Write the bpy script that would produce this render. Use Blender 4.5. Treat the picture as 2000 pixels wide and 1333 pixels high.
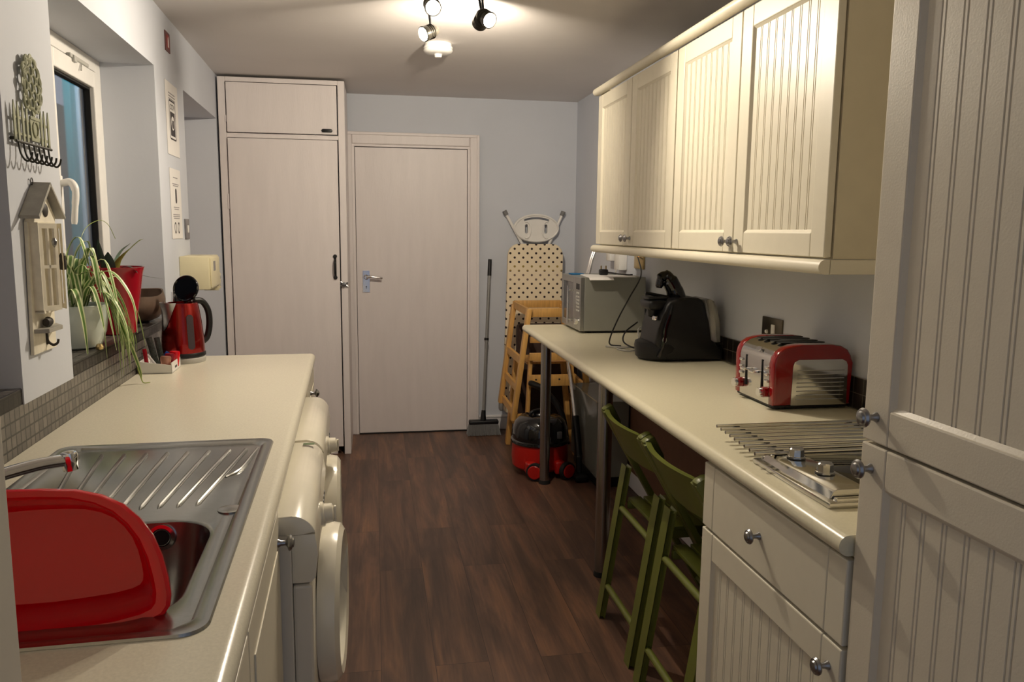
import bpy, bmesh, math, random
from math import sin, cos, pi, radians
from mathutils import Vector, Matrix
for o in list(bpy.data.objects): bpy.data.objects.remove(o)
SC = bpy.context.scene
COL = SC.collection
random.seed(7)

# ------------------------------------------------------------------ camera
F_PX, PITCH, YAW, ROLL, CAM_H = 1535.76, 0.1380, 0.1722, 0.0093, 1.428
cd = bpy.data.cameras.new('camera'); cam = bpy.data.objects.new('camera', cd); COL.objects.link(cam)
cd.sensor_width = 36.0; cd.lens = F_PX / 2000 * 36.0; cd.clip_start = 0.02
fw = Vector((sin(YAW)*cos(PITCH), cos(YAW)*cos(PITCH), -sin(PITCH)))
rt = Vector((cos(YAW), -sin(YAW), 0)); up = rt.cross(fw)
r2 = rt*cos(ROLL) + up*sin(ROLL); u2 = -rt*sin(ROLL) + up*cos(ROLL)
M = Matrix((r2, u2, -fw)).transposed().to_4x4(); M.translation = Vector((0, 0, CAM_H))
cam.matrix_world = M
SC.camera = cam

# ------------------------------------------------------------------ world, exposure
w = bpy.data.worlds.new('world'); SC.world = w; w.use_nodes = True
bg = w.node_tree.nodes['Background']; bg.inputs[0].default_value = (0.66, 0.77, 1.0, 1); bg.inputs[1].default_value = 0.24
SC.view_settings.view_transform = 'Standard'; SC.view_settings.look = 'None'
SC.view_settings.exposure = 0.62; SC.view_settings.gamma = 1.0; SC.view_settings.use_curve_mapping = False
SPOT_W = 27.0
AL = 0.0338                         # the window side of the room runs 1.9 degrees off the other side

# ------------------------------------------------------------------ materials
def lin(c):
    return tuple((x/12.92 if x <= 0.04045 else ((x+0.055)/1.055)**2.4) for x in c)
def rgb(r, g, b): return lin((r/255, g/255, b/255)) + (1.0,)
def mat(name, col, rough=0.5, metal=0.0, noise=0.0, nscale=20, bump=0.0, bscale=80, coat=0.0, stretch=None, trans=0.0, emit=None, estr=0, ior=1.45, sss=0):
    m = bpy.data.materials.new(name); m.use_nodes = True
    nt = m.node_tree; b = nt.nodes['Principled BSDF']
    b.inputs['Base Color'].default_value = col; b.inputs['Roughness'].default_value = rough
    b.inputs['Metallic'].default_value = metal; b.inputs['Coat Weight'].default_value = coat
    b.inputs['Transmission Weight'].default_value = trans; b.inputs['IOR'].default_value = ior
    if sss: b.inputs['Subsurface Weight'].default_value = sss; b.inputs['Subsurface Scale'].default_value = 0.02
    if emit: b.inputs['Emission Color'].default_value = emit; b.inputs['Emission Strength'].default_value = estr
    tc = nt.nodes.new('ShaderNodeTexCoord'); mp = nt.nodes.new('ShaderNodeMapping')
    nt.links.new(tc.outputs['Object'], mp.inputs[0])
    if stretch: mp.inputs['Scale'].default_value = stretch
    n = nt.nodes.new('ShaderNodeTexNoise'); n.inputs['Scale'].default_value = nscale; n.inputs['Detail'].default_value = 4
    nt.links.new(mp.outputs[0], n.inputs['Vector'])
    mx = nt.nodes.new('ShaderNodeMixRGB'); mx.blend_type = 'MULTIPLY'; mx.inputs[0].default_value = 1.0
    rp = nt.nodes.new('ShaderNodeMapRange'); rp.inputs[1].default_value = 0.25; rp.inputs[2].default_value = 0.75
    k = max(noise, 0.03); rp.inputs[3].default_value = 1-k; rp.inputs[4].default_value = 1+k*0.3
    nt.links.new(n.outputs[0], rp.inputs[0]); mx.inputs[1].default_value = col
    nt.links.new(rp.outputs[0], mx.inputs[2]); nt.links.new(mx.outputs[0], b.inputs['Base Color'])
    if bump:
        n2 = nt.nodes.new('ShaderNodeTexNoise'); n2.inputs['Scale'].default_value = bscale; n2.inputs['Detail'].default_value = 3
        nt.links.new(mp.outputs[0], n2.inputs['Vector'])
        bp = nt.nodes.new('ShaderNodeBump'); bp.inputs['Strength'].default_value = bump; bp.inputs['Distance'].default_value = 0.002
        nt.links.new(n2.outputs[0], bp.inputs['Height']); nt.links.new(bp.outputs[0], b.inputs['Normal'])
    return m

M_wall = mat('blue_grey_emulsion', rgb(204, 208, 217), 0.75, noise=0.04, nscale=3, bump=0.15, bscale=60)
M_ceil = mat('ceiling_emulsion', rgb(222, 217, 214), 0.55, noise=0.05, nscale=2.5, bump=0.25, bscale=14)
M_white = mat('white_gloss_paint', rgb(226, 219, 218), 0.42, noise=0.05, nscale=8, bump=0.25, bscale=60, stretch=(3, 3, .4))
M_upvc = mat('white_window_plastic', rgb(232, 230, 226), 0.3)
M_cream = mat('cream_cabinet_foil', rgb(225, 218, 198), 0.42, noise=0.03, nscale=30, bump=0.05, bscale=300)
M_cream_d = mat('cream_carcass', rgb(216, 206, 180), 0.5, noise=0.04)
M_appl = mat('cream_white_enamel', rgb(238, 232, 214), 0.22, coat=0.3, noise=0.02)
M_appl2 = mat('appliance_side_steel', rgb(226, 220, 206), 0.45)
M_chrome = mat('chrome', (0.75, 0.75, 0.76, 1), 0.12, 1.0)
M_pewter = mat('pewter', (0.36, 0.36, 0.37, 1), 0.3, 1.0, noise=0.25, nscale=40)
M_black = mat('black_plastic', (0.006, 0.006, 0.007, 1), 0.42, noise=0.1)
M_blackg = mat('black_gloss', (0.004, 0.004, 0.005, 1), 0.08, coat=0.5)
M_blackm = mat('black_rubber', (0.012, 0.012, 0.012, 1), 0.7)
M_dark = mat('dark_void', (0.01, 0.009, 0.008, 1), 0.8)
M_red = mat('red_plastic', rgb(214, 8, 26), 0.16, coat=0.4, sss=0.15)
M_redg = mat('red_gloss_enamel', rgb(128, 6, 8), 0.12, coat=0.6)
M_redpot = mat('red_pot_glaze', rgb(150, 8, 30), 0.25, coat=0.3)
M_redv = mat('vacuum_red', rgb(178, 24, 16), 0.3, coat=0.2)
M_green = mat('olive_green_paint', rgb(104, 110, 44), 0.38, noise=0.15, nscale=12, coat=0.1)
M_pine = mat('pine_wood', rgb(214, 164, 92), 0.45, noise=0.25, nscale=14, stretch=(6, 6, .7))
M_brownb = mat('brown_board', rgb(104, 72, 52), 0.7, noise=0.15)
M_brownw = mat('brown_bowl_wood', rgb(112, 92, 78), 0.4, noise=0.35, nscale=14)
M_iron = mat('dark_cast_iron', (0.035, 0.028, 0.022, 1), 0.55, noise=0.3, nscale=60)
M_sage = mat('sage_green_metal', rgb(150, 152, 122), 0.6, noise=0.2, nscale=50)
M_grn_blk = mat('dark_green_wire', rgb(44, 42, 30), 0.5)
M_roof = mat('grey_painted_roof', rgb(168, 164, 154), 0.6, noise=0.2, nscale=40)
M_crackle = mat('cream_distressed_wood', rgb(238, 231, 212), 0.6, noise=0.15, nscale=40)
M_paper = mat('white_paper', rgb(232, 229, 226), 0.7)
M_ink = mat('black_ink', rgb(60, 56, 58), 0.7)
M_inkg = mat('grey_ink', rgb(150, 146, 148), 0.7)
M_grey = mat('grey_plastic', rgb(120, 120, 120), 0.5)
M_lgrey = mat('light_grey_plastic', rgb(180, 178, 172), 0.45)
M_ivory = mat('ivory_plastic', rgb(222, 213, 178), 0.4)
M_soil = mat('potting_soil', (0.012, 0.009, 0.007, 1), 0.9, noise=0.4, nscale=90, bump=0.8)
M_blue = mat('blue_cloth', rgb(20, 100, 150), 0.7)
M_bluep = mat('blue_packet', rgb(30, 70, 150), 0.4)
M_brass = mat('brass', (0.55, 0.42, 0.2, 1), 0.3, 1.0)
M_skirt = mat('skirting_paint', rgb(222, 220, 222), 0.4)
M_glass = mat('window_pane_glass', (0.95, 0.97, 0.97, 1), 0.02, trans=1.0, ior=1.45)
M_glassd = mat('smoked_door_glass', (0.12, 0.12, 0.12, 1), 0.06, trans=0.6)
M_tank = mat('water_tank_plastic', (0.45, 0.44, 0.42, 1), 0.12, trans=0.75)
M_lamp = mat('lamp_face', (1, 1, 1, 1), 0.4, emit=(1, 0.9, 0.72, 1), estr=28)
M_neon = mat('orange_neon', (1, .4, .1, 1), 0.4, emit=(1, 0.35, 0.06, 1), estr=5)
M_panel = mat('glossy_grey_panel', rgb(128, 130, 122), 0.16, coat=0.4)
M_extwall = mat('outside_render', rgb(78, 84, 90), 0.9, noise=0.2, nscale=4)
M_teal = mat('teal_fence_paint', rgb(60, 170, 180), 0.6)
M_pale = mat('pale_post_paint', rgb(215, 235, 245), 0.6)
M_mwsteel = mat('microwave_steel', (0.42, 0.42, 0.41, 1), 0.32, 0.9, noise=0.08, nscale=30, stretch=(1, 8, 8))
M_mwside = mat('microwave_silver_paint', rgb(150, 150, 142), 0.4, metal=0.35)
M_toast = mat('polished_steel', (0.62, 0.61, 0.58, 1), 0.13, 1.0)
M_lcream = mat('cream_dotted_cover_base', rgb(230, 216, 186), 0.85)

def nodes_of(m): return m.node_tree, m.node_tree.nodes['Principled BSDF']
# brushed steel for the sink
M_steel = mat('brushed_sink_steel', (0.37, 0.37, 0.355, 1), 0.24, 1.0, noise=0.12, nscale=35, stretch=(1, 12, 1))
# worktop laminate: cream with fine speckle
M_top = mat('cream_laminate', rgb(224, 217, 190), 0.28, noise=0.07, nscale=180, bump=0.06, bscale=220)
M_topl = mat('speckled_cream_laminate', rgb(224, 218, 198), 0.24, noise=0.10, nscale=220, bump=0.06, bscale=220)
# metallic red of the kettle
M_kred = mat('metallic_red', (0.33, 0.010, 0.008, 1), 0.24, 0.85, coat=0.5)
M_door = M_white

def tile_mat(name, axes):
    m = bpy.data.materials.new(name); m.use_nodes = True; nt, b = nodes_of(m)
    tc = nt.nodes.new('ShaderNodeTexCoord'); sp = nt.nodes.new('ShaderNodeSeparateXYZ'); cb = nt.nodes.new('ShaderNodeCombineXYZ')
    nt.links.new(tc.outputs['Object'], sp.inputs[0])
    nt.links.new(sp.outputs[axes[0]], cb.inputs[0]); nt.links.new(sp.outputs[axes[1]], cb.inputs[1])
    br = nt.nodes.new('ShaderNodeTexBrick'); nt.links.new(cb.outputs[0], br.inputs['Vector'])
    br.offset = 0.0; br.inputs['Scale'].default_value = 1.0; br.inputs['Brick Width'].default_value = 0.027
    br.inputs['Row Height'].default_value = 0.030; br.inputs['Mortar Size'].default_value = 0.0023
    br.inputs['Mortar Smooth'].default_value = 0.1; br.inputs['Bias'].default_value = 0.0
    br.inputs['Color1'].default_value = rgb(82, 78, 75); br.inputs['Color2'].default_value = rgb(112, 106, 99); br.inputs['Mortar'].default_value = rgb(24, 21, 20)
    n = nt.nodes.new('ShaderNodeTexNoise'); n.inputs['Scale'].default_value = 60
    nt.links.new(cb.outputs[0], n.inputs['Vector'])
    mx = nt.nodes.new('ShaderNodeMixRGB'); mx.blend_type = 'OVERLAY'; mx.inputs[0].default_value = 0.35
    nt.links.new(br.outputs['Color'], mx.inputs[1]); nt.links.new(n.outputs[0], mx.inputs[2]); nt.links.new(mx.outputs[0], b.inputs['Base Color'])
    b.inputs['Roughness'].default_value = 0.28
    bp = nt.nodes.new('ShaderNodeBump'); bp.inputs['Strength'].default_value = 0.6; bp.inputs['Distance'].default_value = 0.001; bp.invert = True
    nt.links.new(br.outputs['Fac'], bp.inputs['Height']); nt.links.new(bp.outputs[0], b.inputs['Normal'])
    return m
M_tileV = tile_mat('mosaic_tile_upright', (1, 2)); M_tileH = tile_mat('mosaic_tile_sill', (1, 0))
M_tileD = tile_mat('dark_mosaic_tile', (1, 2))
for nd in M_tileD.node_tree.nodes:
    if nd.type == 'TEX_BRICK':
        nd.inputs['Color1'].default_value = rgb(34, 30, 28); nd.inputs['Color2'].default_value = rgb(52, 44, 40); nd.inputs['Mortar'].default_value = rgb(120, 112, 100)
        nd.inputs['Mortar Size'].default_value = 0.001; nd.inputs['Brick Width'].default_value = .048; nd.inputs['Row Height'].default_value = .048

def floor_mat():
    m = bpy.data.materials.new('dark_oak_vinyl_plank'); m.use_nodes = True; nt, b = nodes_of(m); N = nt.nodes.new; Lk = nt.links.new
    tc = N('ShaderNodeTexCoord'); sp = N('ShaderNodeSeparateXYZ'); cb = N('ShaderNodeCombineXYZ')
    Lk(tc.outputs['Object'], sp.inputs[0]); Lk(sp.outputs[1], cb.inputs[0]); Lk(sp.outputs[0], cb.inputs[1])
    br = N('ShaderNodeTexBrick'); Lk(cb.outputs[0], br.inputs['Vector']); br.offset = 0.37; br.offset_frequency = 2
    for k, v in (('Scale', 1), ('Brick Width', 1.22), ('Row Height', 0.178), ('Mortar Size', 0.0011), ('Mortar Smooth', 0.3), ('Bias', 0)): br.inputs[k].default_value = v
    br.inputs['Color1'].default_value = (0, 0, 0, 1); br.inputs['Color2'].default_value = (1, 1, 1, 1); br.inputs['Mortar'].default_value = (0.5, 0.5, 0.5, 1)
    # grain, shifted per plank
    mp = N('ShaderNodeMapping'); mp.inputs['Scale'].default_value = (.9, 8, 1); Lk(cb.outputs[0], mp.inputs[0])
    ad = N('ShaderNodeVectorMath'); ad.operation = 'ADD'; Lk(mp.outputs[0], ad.inputs[0])
    ml = N('ShaderNodeVectorMath'); ml.operation = 'SCALE'; ml.inputs['Scale'].default_value = 17.0; Lk(br.outputs['Color'], ml.inputs[0]); Lk(ml.outputs[0], ad.inputs[1])
    n1 = N('ShaderNodeTexNoise'); n1.inputs['Scale'].default_value = 1.6; n1.inputs['Detail'].default_value = 8; n1.inputs['Roughness'].default_value = 0.62; n1.inputs['Distortion'].default_value = 0.5; Lk(ad.outputs[0], n1.inputs['Vector'])
    mp2 = N('ShaderNodeMapping'); mp2.inputs['Scale'].default_value = (3.5, 110, 1); Lk(cb.outputs[0], mp2.inputs[0])
    n2 = N('ShaderNodeTexNoise'); n2.inputs['Scale'].default_value = 1.0; n2.inputs['Detail'].default_value = 5; Lk(mp2.outputs[0], n2.inputs['Vector'])
    cr = N('ShaderNodeValToRGB'); e = cr.color_ramp.elements
    e[0].position = 0.28; e[0].color = rgb(68, 49, 40); e[1].position = 0.74; e[1].color = rgb(146, 104, 74)
    q = e.new(0.45); q.color = rgb(92, 67, 55); q = e.new(0.57); q.color = rgb(116, 84, 66)
    Lk(n1.outputs[0], cr.inputs[0])
    mx = N('ShaderNodeMixRGB'); mx.blend_type = 'OVERLAY'; mx.inputs[0].default_value = 0.35; Lk(cr.outputs[0], mx.inputs[1]); Lk(n2.outputs[0], mx.inputs[2])
    mr = N('ShaderNodeMapRange'); mr.inputs[3].default_value = 0.80; mr.inputs[4].default_value = 1.12; Lk(br.outputs['Color'], mr.inputs[0])
    m2 = N('ShaderNodeMixRGB'); m2.blend_type = 'MULTIPLY'; m2.inputs[0].default_value = 1; Lk(mx.outputs[0], m2.inputs[1]); Lk(mr.outputs[0], m2.inputs[2])
    m3 = N('ShaderNodeMixRGB'); Lk(br.outputs['Fac'], m3.inputs[0]); Lk(m2.outputs[0], m3.inputs[1]); m3.inputs[2].default_value = rgb(52, 34, 26)
    Lk(m3.outputs[0], b.inputs['Base Color']); b.inputs['Roughness'].default_value = 0.42
    bp = N('ShaderNodeBump'); bp.inputs['Strength'].default_value = 0.2; bp.inputs['Distance'].default_value = 0.001; Lk(n2.outputs[0], bp.inputs['Height']); Lk(bp.outputs[0], b.inputs['Normal'])
    return m
M_floor = floor_mat()

def leaf_mat():
    m = bpy.data.materials.new('variegated_leaf'); m.use_nodes = True; nt, b = nodes_of(m); N = nt.nodes.new; Lk = nt.links.new
    uv = N('ShaderNodeUVMap'); sp = N('ShaderNodeSeparateXYZ'); Lk(uv.outputs[0], sp.inputs[0])
    cr = N('ShaderNodeValToRGB'); e = cr.color_ramp.elements
    G = rgb(98, 136, 62); Wt = rgb(214, 220, 170)
    e[0].position = 0.0; e[0].color = Wt; e[1].position = 1.0; e[1].color = Wt
    for p, c in ((0.22, Wt), (0.3, G), (0.7, G), (0.78, Wt)): q = e.new(p); q.color = c
    Lk(sp.outputs[0], cr.inputs[0]); Lk(cr.outputs[0], b.inputs['Base Color']); b.inputs['Roughness'].default_value = 0.4
    return m
M_leaf = leaf_mat()
M_leaf2 = mat('dark_green_leaf', rgb(34, 50, 34), 0.35, noise=0.4, nscale=30)
M_leaf3 = mat('yellow_edged_leaf', rgb(140, 156, 70), 0.4, noise=0.3, nscale=40)
M_leaf4 = mat('pale_green_leaf', rgb(120, 148, 130), 0.4, noise=0.2, nscale=40)

def dots_mat():
    m = bpy.data.materials.new('polka_dot_cotton'); m.use_nodes = True; nt, b = nodes_of(m); N = nt.nodes.new; Lk = nt.links.new
    tc = N('ShaderNodeTexCoord'); sp = N('ShaderNodeSeparateXYZ'); Lk(tc.outputs['Object'], sp.inputs[0])
    def mth(op, a, bb=None):
        n = N('ShaderNodeMath'); n.operation = op
        for i, x in enumerate((a, bb)):
            if x is None: continue
            if isinstance(x, (int, float)): n.inputs[i].default_value = x
            else: Lk(x, n.inputs[i])
        return n.outputs[0]
    s = 0.061
    u = mth('DIVIDE', sp.outputs[0], s); v = mth('DIVIDE', sp.outputs[2], s)
    def cell(off):
        a = mth('SUBTRACT', mth('FRACT', mth('ADD', u, 20+off)), .5); c = mth('SUBTRACT', mth('FRACT', mth('ADD', v, 20+off)), .5)
        return mth('LESS_THAN', mth('ADD', mth('MULTIPLY', a, a), mth('MULTIPLY', c, c)), 0.017)
    f = mth('MAXIMUM', cell(0.0), cell(0.5))
    # dot colour changes in bands from black to mustard to grey down the cloth
    cr = N('ShaderNodeValToRGB'); cr.color_ramp.interpolation = 'CONSTANT'; e = cr.color_ramp.elements
    dk = rgb(40, 24, 22); e[0].position = 0; e[0].color = dk; e[1].position = 0.79; e[1].color = dk
    q = e.new(0.40); q.color = rgb(110, 92, 84); q = e.new(0.56); q.color = rgb(150, 128, 66); q = e.new(0.66); q.color = dk
    mr = N('ShaderNodeMapRange'); mr.inputs[1].default_value = 0.85; mr.inputs[2].default_value = 1.4; Lk(sp.outputs[2], mr.inputs[0]); Lk(mr.outputs[0], cr.inputs[0])
    mx = N('ShaderNodeMixRGB'); Lk(f, mx.inputs[0]); mx.inputs[1].default_value = rgb(232, 216, 186); Lk(cr.outputs[0], mx.inputs[2])
    Lk(mx.outputs[0], b.inputs['Base Color']); b.inputs['Roughness'].default_value = 0.85
    return m
M_dots = dots_mat()

# ------------------------------------------------------------------ geometry helpers
def B(): return bmesh.new()
def bx(bm, x0, x1, y0, y1, z0, z1, bev=0.0, seg=2):
    if x0 > x1: x0, x1 = x1, x0
    if y0 > y1: y0, y1 = y1, y0
    if z0 > z1: z0, z1 = z1, z0
    r = bmesh.ops.create_cube(bm, size=1)
    for v in r['verts']:
        v.co = Vector(((x0+x1)/2+v.co.x*(x1-x0), (y0+y1)/2+v.co.y*(y1-y0), (z0+z1)/2+v.co.z*(z1-z0)))
    if bev:
        es = list({e for v in r['verts'] for e in v.link_edges})
        bmesh.ops.bevel(bm, geom=es, offset=min(bev, (x1-x0)*.49, (y1-y0)*.49, (z1-z0)*.49), segments=seg, profile=0.5, affect='EDGES')
    return bm
def prism(bm, pts, axis, a, b2, bev=0.0, seg=2):
    """extrude a 2-D outline along an axis; pts are the other two coordinates in xyz order"""
    def mk(p, t):
        if axis == 'X': return (t, p[0], p[1])
        if axis == 'Y': return (p[0], t, p[1])
        return (p[0], p[1], t)
    v0 = [bm.verts.new(mk(p, a)) for p in pts]; v1 = [bm.verts.new(mk(p, b2)) for p in pts]
    n = len(pts); fs = [bm.faces.new(v0), bm.faces.new(v1[::-1])]
    for i in range(n): fs.append(bm.faces.new((v0[i], v1[i], v1[(i+1) % n], v0[(i+1) % n])))
    if bev:
        es = [e for f in fs[:2] for e in f.edges]
        bmesh.ops.bevel(bm, geom=list(set(es)), offset=bev, segments=seg, profile=0.5, affect='EDGES')
    return bm
def bar(bm, p, q, wd, th, upv=(0, 0, 1), bev=0.002):
    """a rectangular bar from p to q, wd wide (sideways) and th thick"""
    p, q = Vector(p), Vector(q); d = (q-p); L = d.length; d.normalize()
    s = d.cross(Vector(upv));
    if s.length < 1e-4: s = d.cross(Vector((1, 0, 0)))
    s.normalize(); t = s.cross(d).normalized()
    r = bmesh.ops.create_cube(bm, size=1)
    for v in r['verts']:
        c = v.co.copy(); v.co = (p+q)/2 + s*c.x*wd + d*c.y*L + t*c.z*th
    if bev:
        es = list({e for v in r['verts'] for e in v.link_edges})
        bmesh.ops.bevel(bm, geom=es, offset=min(bev, wd*.4, th*.4), segments=2, profile=.5, affect='EDGES')
    return bm
def tube(bm, pts, rad, n=10, caps=True):
    pts = [Vector(p) for p in pts]; rings = []
    prev = None
    for i, p in enumerate(pts):
        d = (pts[min(i+1, len(pts)-1)] - pts[max(i-1, 0)]).normalized()
        if prev is None:
            s = d.cross(Vector((0, 0, 1)))
            if s.length < 1e-3: s = d.cross(Vector((1, 0, 0)))
            s.normalize()
        else:
            s = (prev - d*prev.dot(d)).normalized()
        prev = s; t = d.cross(s)
        r = rad[i] if isinstance(rad, (list, tuple)) else rad
        rings.append([bm.verts.new(p + (s*cos(2*pi*k/n) + t*sin(2*pi*k/n))*r) for k in range(n)])
    for a, b2 in zip(rings, rings[1:]):
        for k in range(n): bm.faces.new((a[k], a[(k+1) % n], b2[(k+1) % n], b2[k]))
    if caps:
        bm.faces.new(rings[0][::-1]); bm.faces.new(rings[-1])
    return bm
def smooth_path(pts, k=6):
    P = [Vector(p) for p in pts]; P = [P[0]*2-P[1]] + P + [P[-1]*2-P[-2]]; out = []
    for i in range(1, len(P)-2):
        for j in range(k):
            t = j/k; a, b2, c, d = P[i-1], P[i], P[i+1], P[i+2]
            out.append(0.5*((2*b2)+(-a+c)*t+(2*a-5*b2+4*c-d)*t*t+(-a+3*b2-3*c+d)*t**3))
    out.append(P[-2]); return out
def lathe(bm, prof, c=(0, 0, 0), axis=(0, 0, 1), n=32, sc=(1, 1)):
    """prof: (radius, height) pairs along axis from point c"""
    c = Vector(c); a = Vector(axis).normalized()
    s = a.cross(Vector((0, 1, 0)));
    if s.length < 1e-3: s = a.cross(Vector((1, 0, 0)))
    s.normalize(); t = a.cross(s); rings = []
    for r, h in prof:
        if r < 1e-5: rings.append([bm.verts.new(c+a*h)])
        else: rings.append([bm.verts.new(c + a*h + s*cos(2*pi*k/n)*r*sc[0] + t*sin(2*pi*k/n)*r*sc[1]) for k in range(n)])
    for A, C2 in zip(rings, rings[1:]):
        for k in range(n):
            k2 = (k+1) % n
            if len(A) == 1 and len(C2) == 1: continue
            if len(A) == 1: bm.faces.new((A[0], C2[k2], C2[k]))
            elif len(C2) == 1: bm.faces.new((A[k], A[k2], C2[0]))
            else: bm.faces.new((A[k], A[k2], C2[k2], C2[k]))
    if len(rings[0]) > 1: bm.faces.new(rings[0][::-1])
    if len(rings[-1]) > 1: bm.faces.new(rings[-1])
    return bm
def rrect(x0, x1, y0, y1, r, n=6):
    out = []
    for cx, cy, a0 in ((x1-r, y1-r, 0), (x0+r, y1-r, 90), (x0+r, y0+r, 180), (x1-r, y0+r, 270)):
        for k in range(n+1):
            a = radians(a0+90*k/n); out.append((cx+r*cos(a), cy+r*sin(a)))
    return out
ORG = {}
def rotL(p):
    x, y, z = p; return Vector((x*cos(AL)-y*sin(AL), x*sin(AL)+y*cos(AL), z))
def link(name, bm, m):
    bmesh.ops.recalc_face_normals(bm, faces=bm.faces[:])
    me = bpy.data.meshes.new(name); bm.to_mesh(me); bm.free()
    me.materials.append(m)
    o = bpy.data.objects.new(name, me); COL.objects.link(o); return o
def shade(o, ang=35):
    me = o.data
    for p in me.polygons: p.use_smooth = True
    try: me.set_sharp_from_angle(angle=radians(ang))
    except Exception: pass
def thing(name, label, cat, loc, left=False, group=None):
    """an Empty at the base of a thing; parts are authored in room coordinates (left=True: in the window side's frame)"""
    o = bpy.data.objects.new(name, None); COL.objects.link(o); o.empty_display_size = 0.05
    o.location = rotL(loc) if left else Vector(loc); o.rotation_euler = (0, 0, AL if left else 0)
    o['label'] = label; o['category'] = cat
    if group: o['group'] = group
    ORG[o.name] = Vector(loc); return o
def part(name, bm, m, parent, label=None, sm=True, kind=None):
    org = ORG[parent.name]
    for v in bm.verts: v.co -= org
    o = link(name, bm, m); o.parent = parent; ORG[o.name] = org
    if label: o['label'] = label
    if kind: o['kind'] = kind
    if sm: shade(o)
    return o
def single(name, bm, m, label, cat, loc, left=False, group=None, sm=True):
    for v in bm.verts: v.co -= Vector(loc)
    o = link(name, bm, m); o.location = rotL(loc) if left else Vector(loc); o.rotation_euler = (0, 0, AL if left else 0)
    o['label'] = label; o['category'] = cat
    if group: o['group'] = group
    ORG[o.name] = Vector(loc)
    if sm: shade(o)
    return o
def struct(name, bm, m, left=False, parent=None, sm=False):
    o = link(name, bm, m)
    if parent is not None: o.parent = parent
    else:
        o.rotation_euler = (0, 0, AL if left else 0); o['kind'] = 'structure'
    ORG[o.name] = Vector((0, 0, 0))
    if sm: shade(o)
    return o
def text(body, size, m, parent, loc, rot, align='CENTER', ext=0.0004):
    cu = bpy.data.curves.new('lettering', 'FONT'); cu.body = body; cu.size = size; cu.extrude = ext; cu.align_x = align; cu.align_y = 'CENTER'
    t = bpy.data.objects.new('lettering', cu); COL.objects.link(t)
    dg = bpy.context.evaluated_depsgraph_get(); me = bpy.data.meshes.new_from_object(t.evaluated_get(dg))
    bpy.data.objects.remove(t)
    o = bpy.data.objects.new('lettering', me); COL.objects.link(o); me.materials.clear(); me.materials.append(m)
    o.parent = parent; o.location = Vector(loc)-ORG[parent.name]; o.rotation_euler = rot; ORG[o.name] = ORG[parent.name]
    return o
FACE_PX = (pi/2, 0, pi/2)      # lettering on a face that looks along +X
FACE_MX = (pi/2, 0, -pi/2)     # lettering on a face that looks along -X

# ------------------------------------------------------------------ the room
WL, WR, YB, ZC = -0.7467, 1.418, 5.55, 2.3365
bm = B(); bx(bm, -1.25, 1.7, -1.5, 6.0, -0.05, 0.0); struct('floor', bm, M_floor)
bm = B(); bx(bm, -1.25, 1.7, -0.6, 5.8, ZC, ZC+0.1); struct('ceiling', bm, M_ceil)
bm = B(); bx(bm, -1.25, WR+.15, YB, YB+0.15, 0, ZC); struct('wall_back', bm, M_wall)
bm = B(); bx(bm, WR, WR+.15, -0.6, YB, 0, ZC); struct('wall_right', bm, M_wall)
bm = B()
bx(bm, -1.005, WL, 5.05, 5.85, 0, ZC)
bx(bm, -1.005, WL, 3.5, 4.076, 0, 2.078)
bx(bm, -1.005, WL, 1.995, 2.335, 1.017, 2.078)
bx(bm, -1.005, WL, -0.3, 0.95, 1.017, 2.078)
bx(bm, -1.005, WL, -0.3, 5.05, 2.078, ZC)
bx(bm, -1.005, WL-.010, -0.3, 3.5, 0, 1.017)
struct('wall_left', bm, M_wall, left=True)
bm = B(); bx(bm, -1.05, -0.262, 0.30, 0.60, 0, ZC, .006); struct('wall_near', bm, mat('near_reveal_paint', rgb(214, 204, 184), .6))
bm = B(); bx(bm, WL-.010, WL-.003, 0.62, 3.5, 0.905, 1.055, .002); struct('trim_1', bm, M_tileV, left=True)
bm = B(); bx(bm, -0.955, WL-.003, 2.335, 3.5, 1.017, 1.056, .002); struct('trim_2', bm, M_tileH, left=True)
bm = B(); bx(bm, -0.955, WL-.003, 0.95, 1.995, 1.017, 1.056, .002); struct('trim_3', bm, M_tileH, left=True)
bm = B(); bx(bm, WR-.008, WR, 1.3, 3.25, 0.91, 1.008, .001); struct('trim_4', bm, M_tileD)
bm = B(); bx(bm, 0.722, WR, YB-.018, YB, 0, 0.085, .004); bx(bm, 0.722, WR, YB-.024, YB, 0.085, 0.105, .006); struct('baseboard_back', bm, M_skirt)
bm = B(); bx(bm, WR-.016, WR, 1.85, YB-.03, 0, 0.10, .004); struct('baseboard_right', bm, M_skirt)

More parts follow.
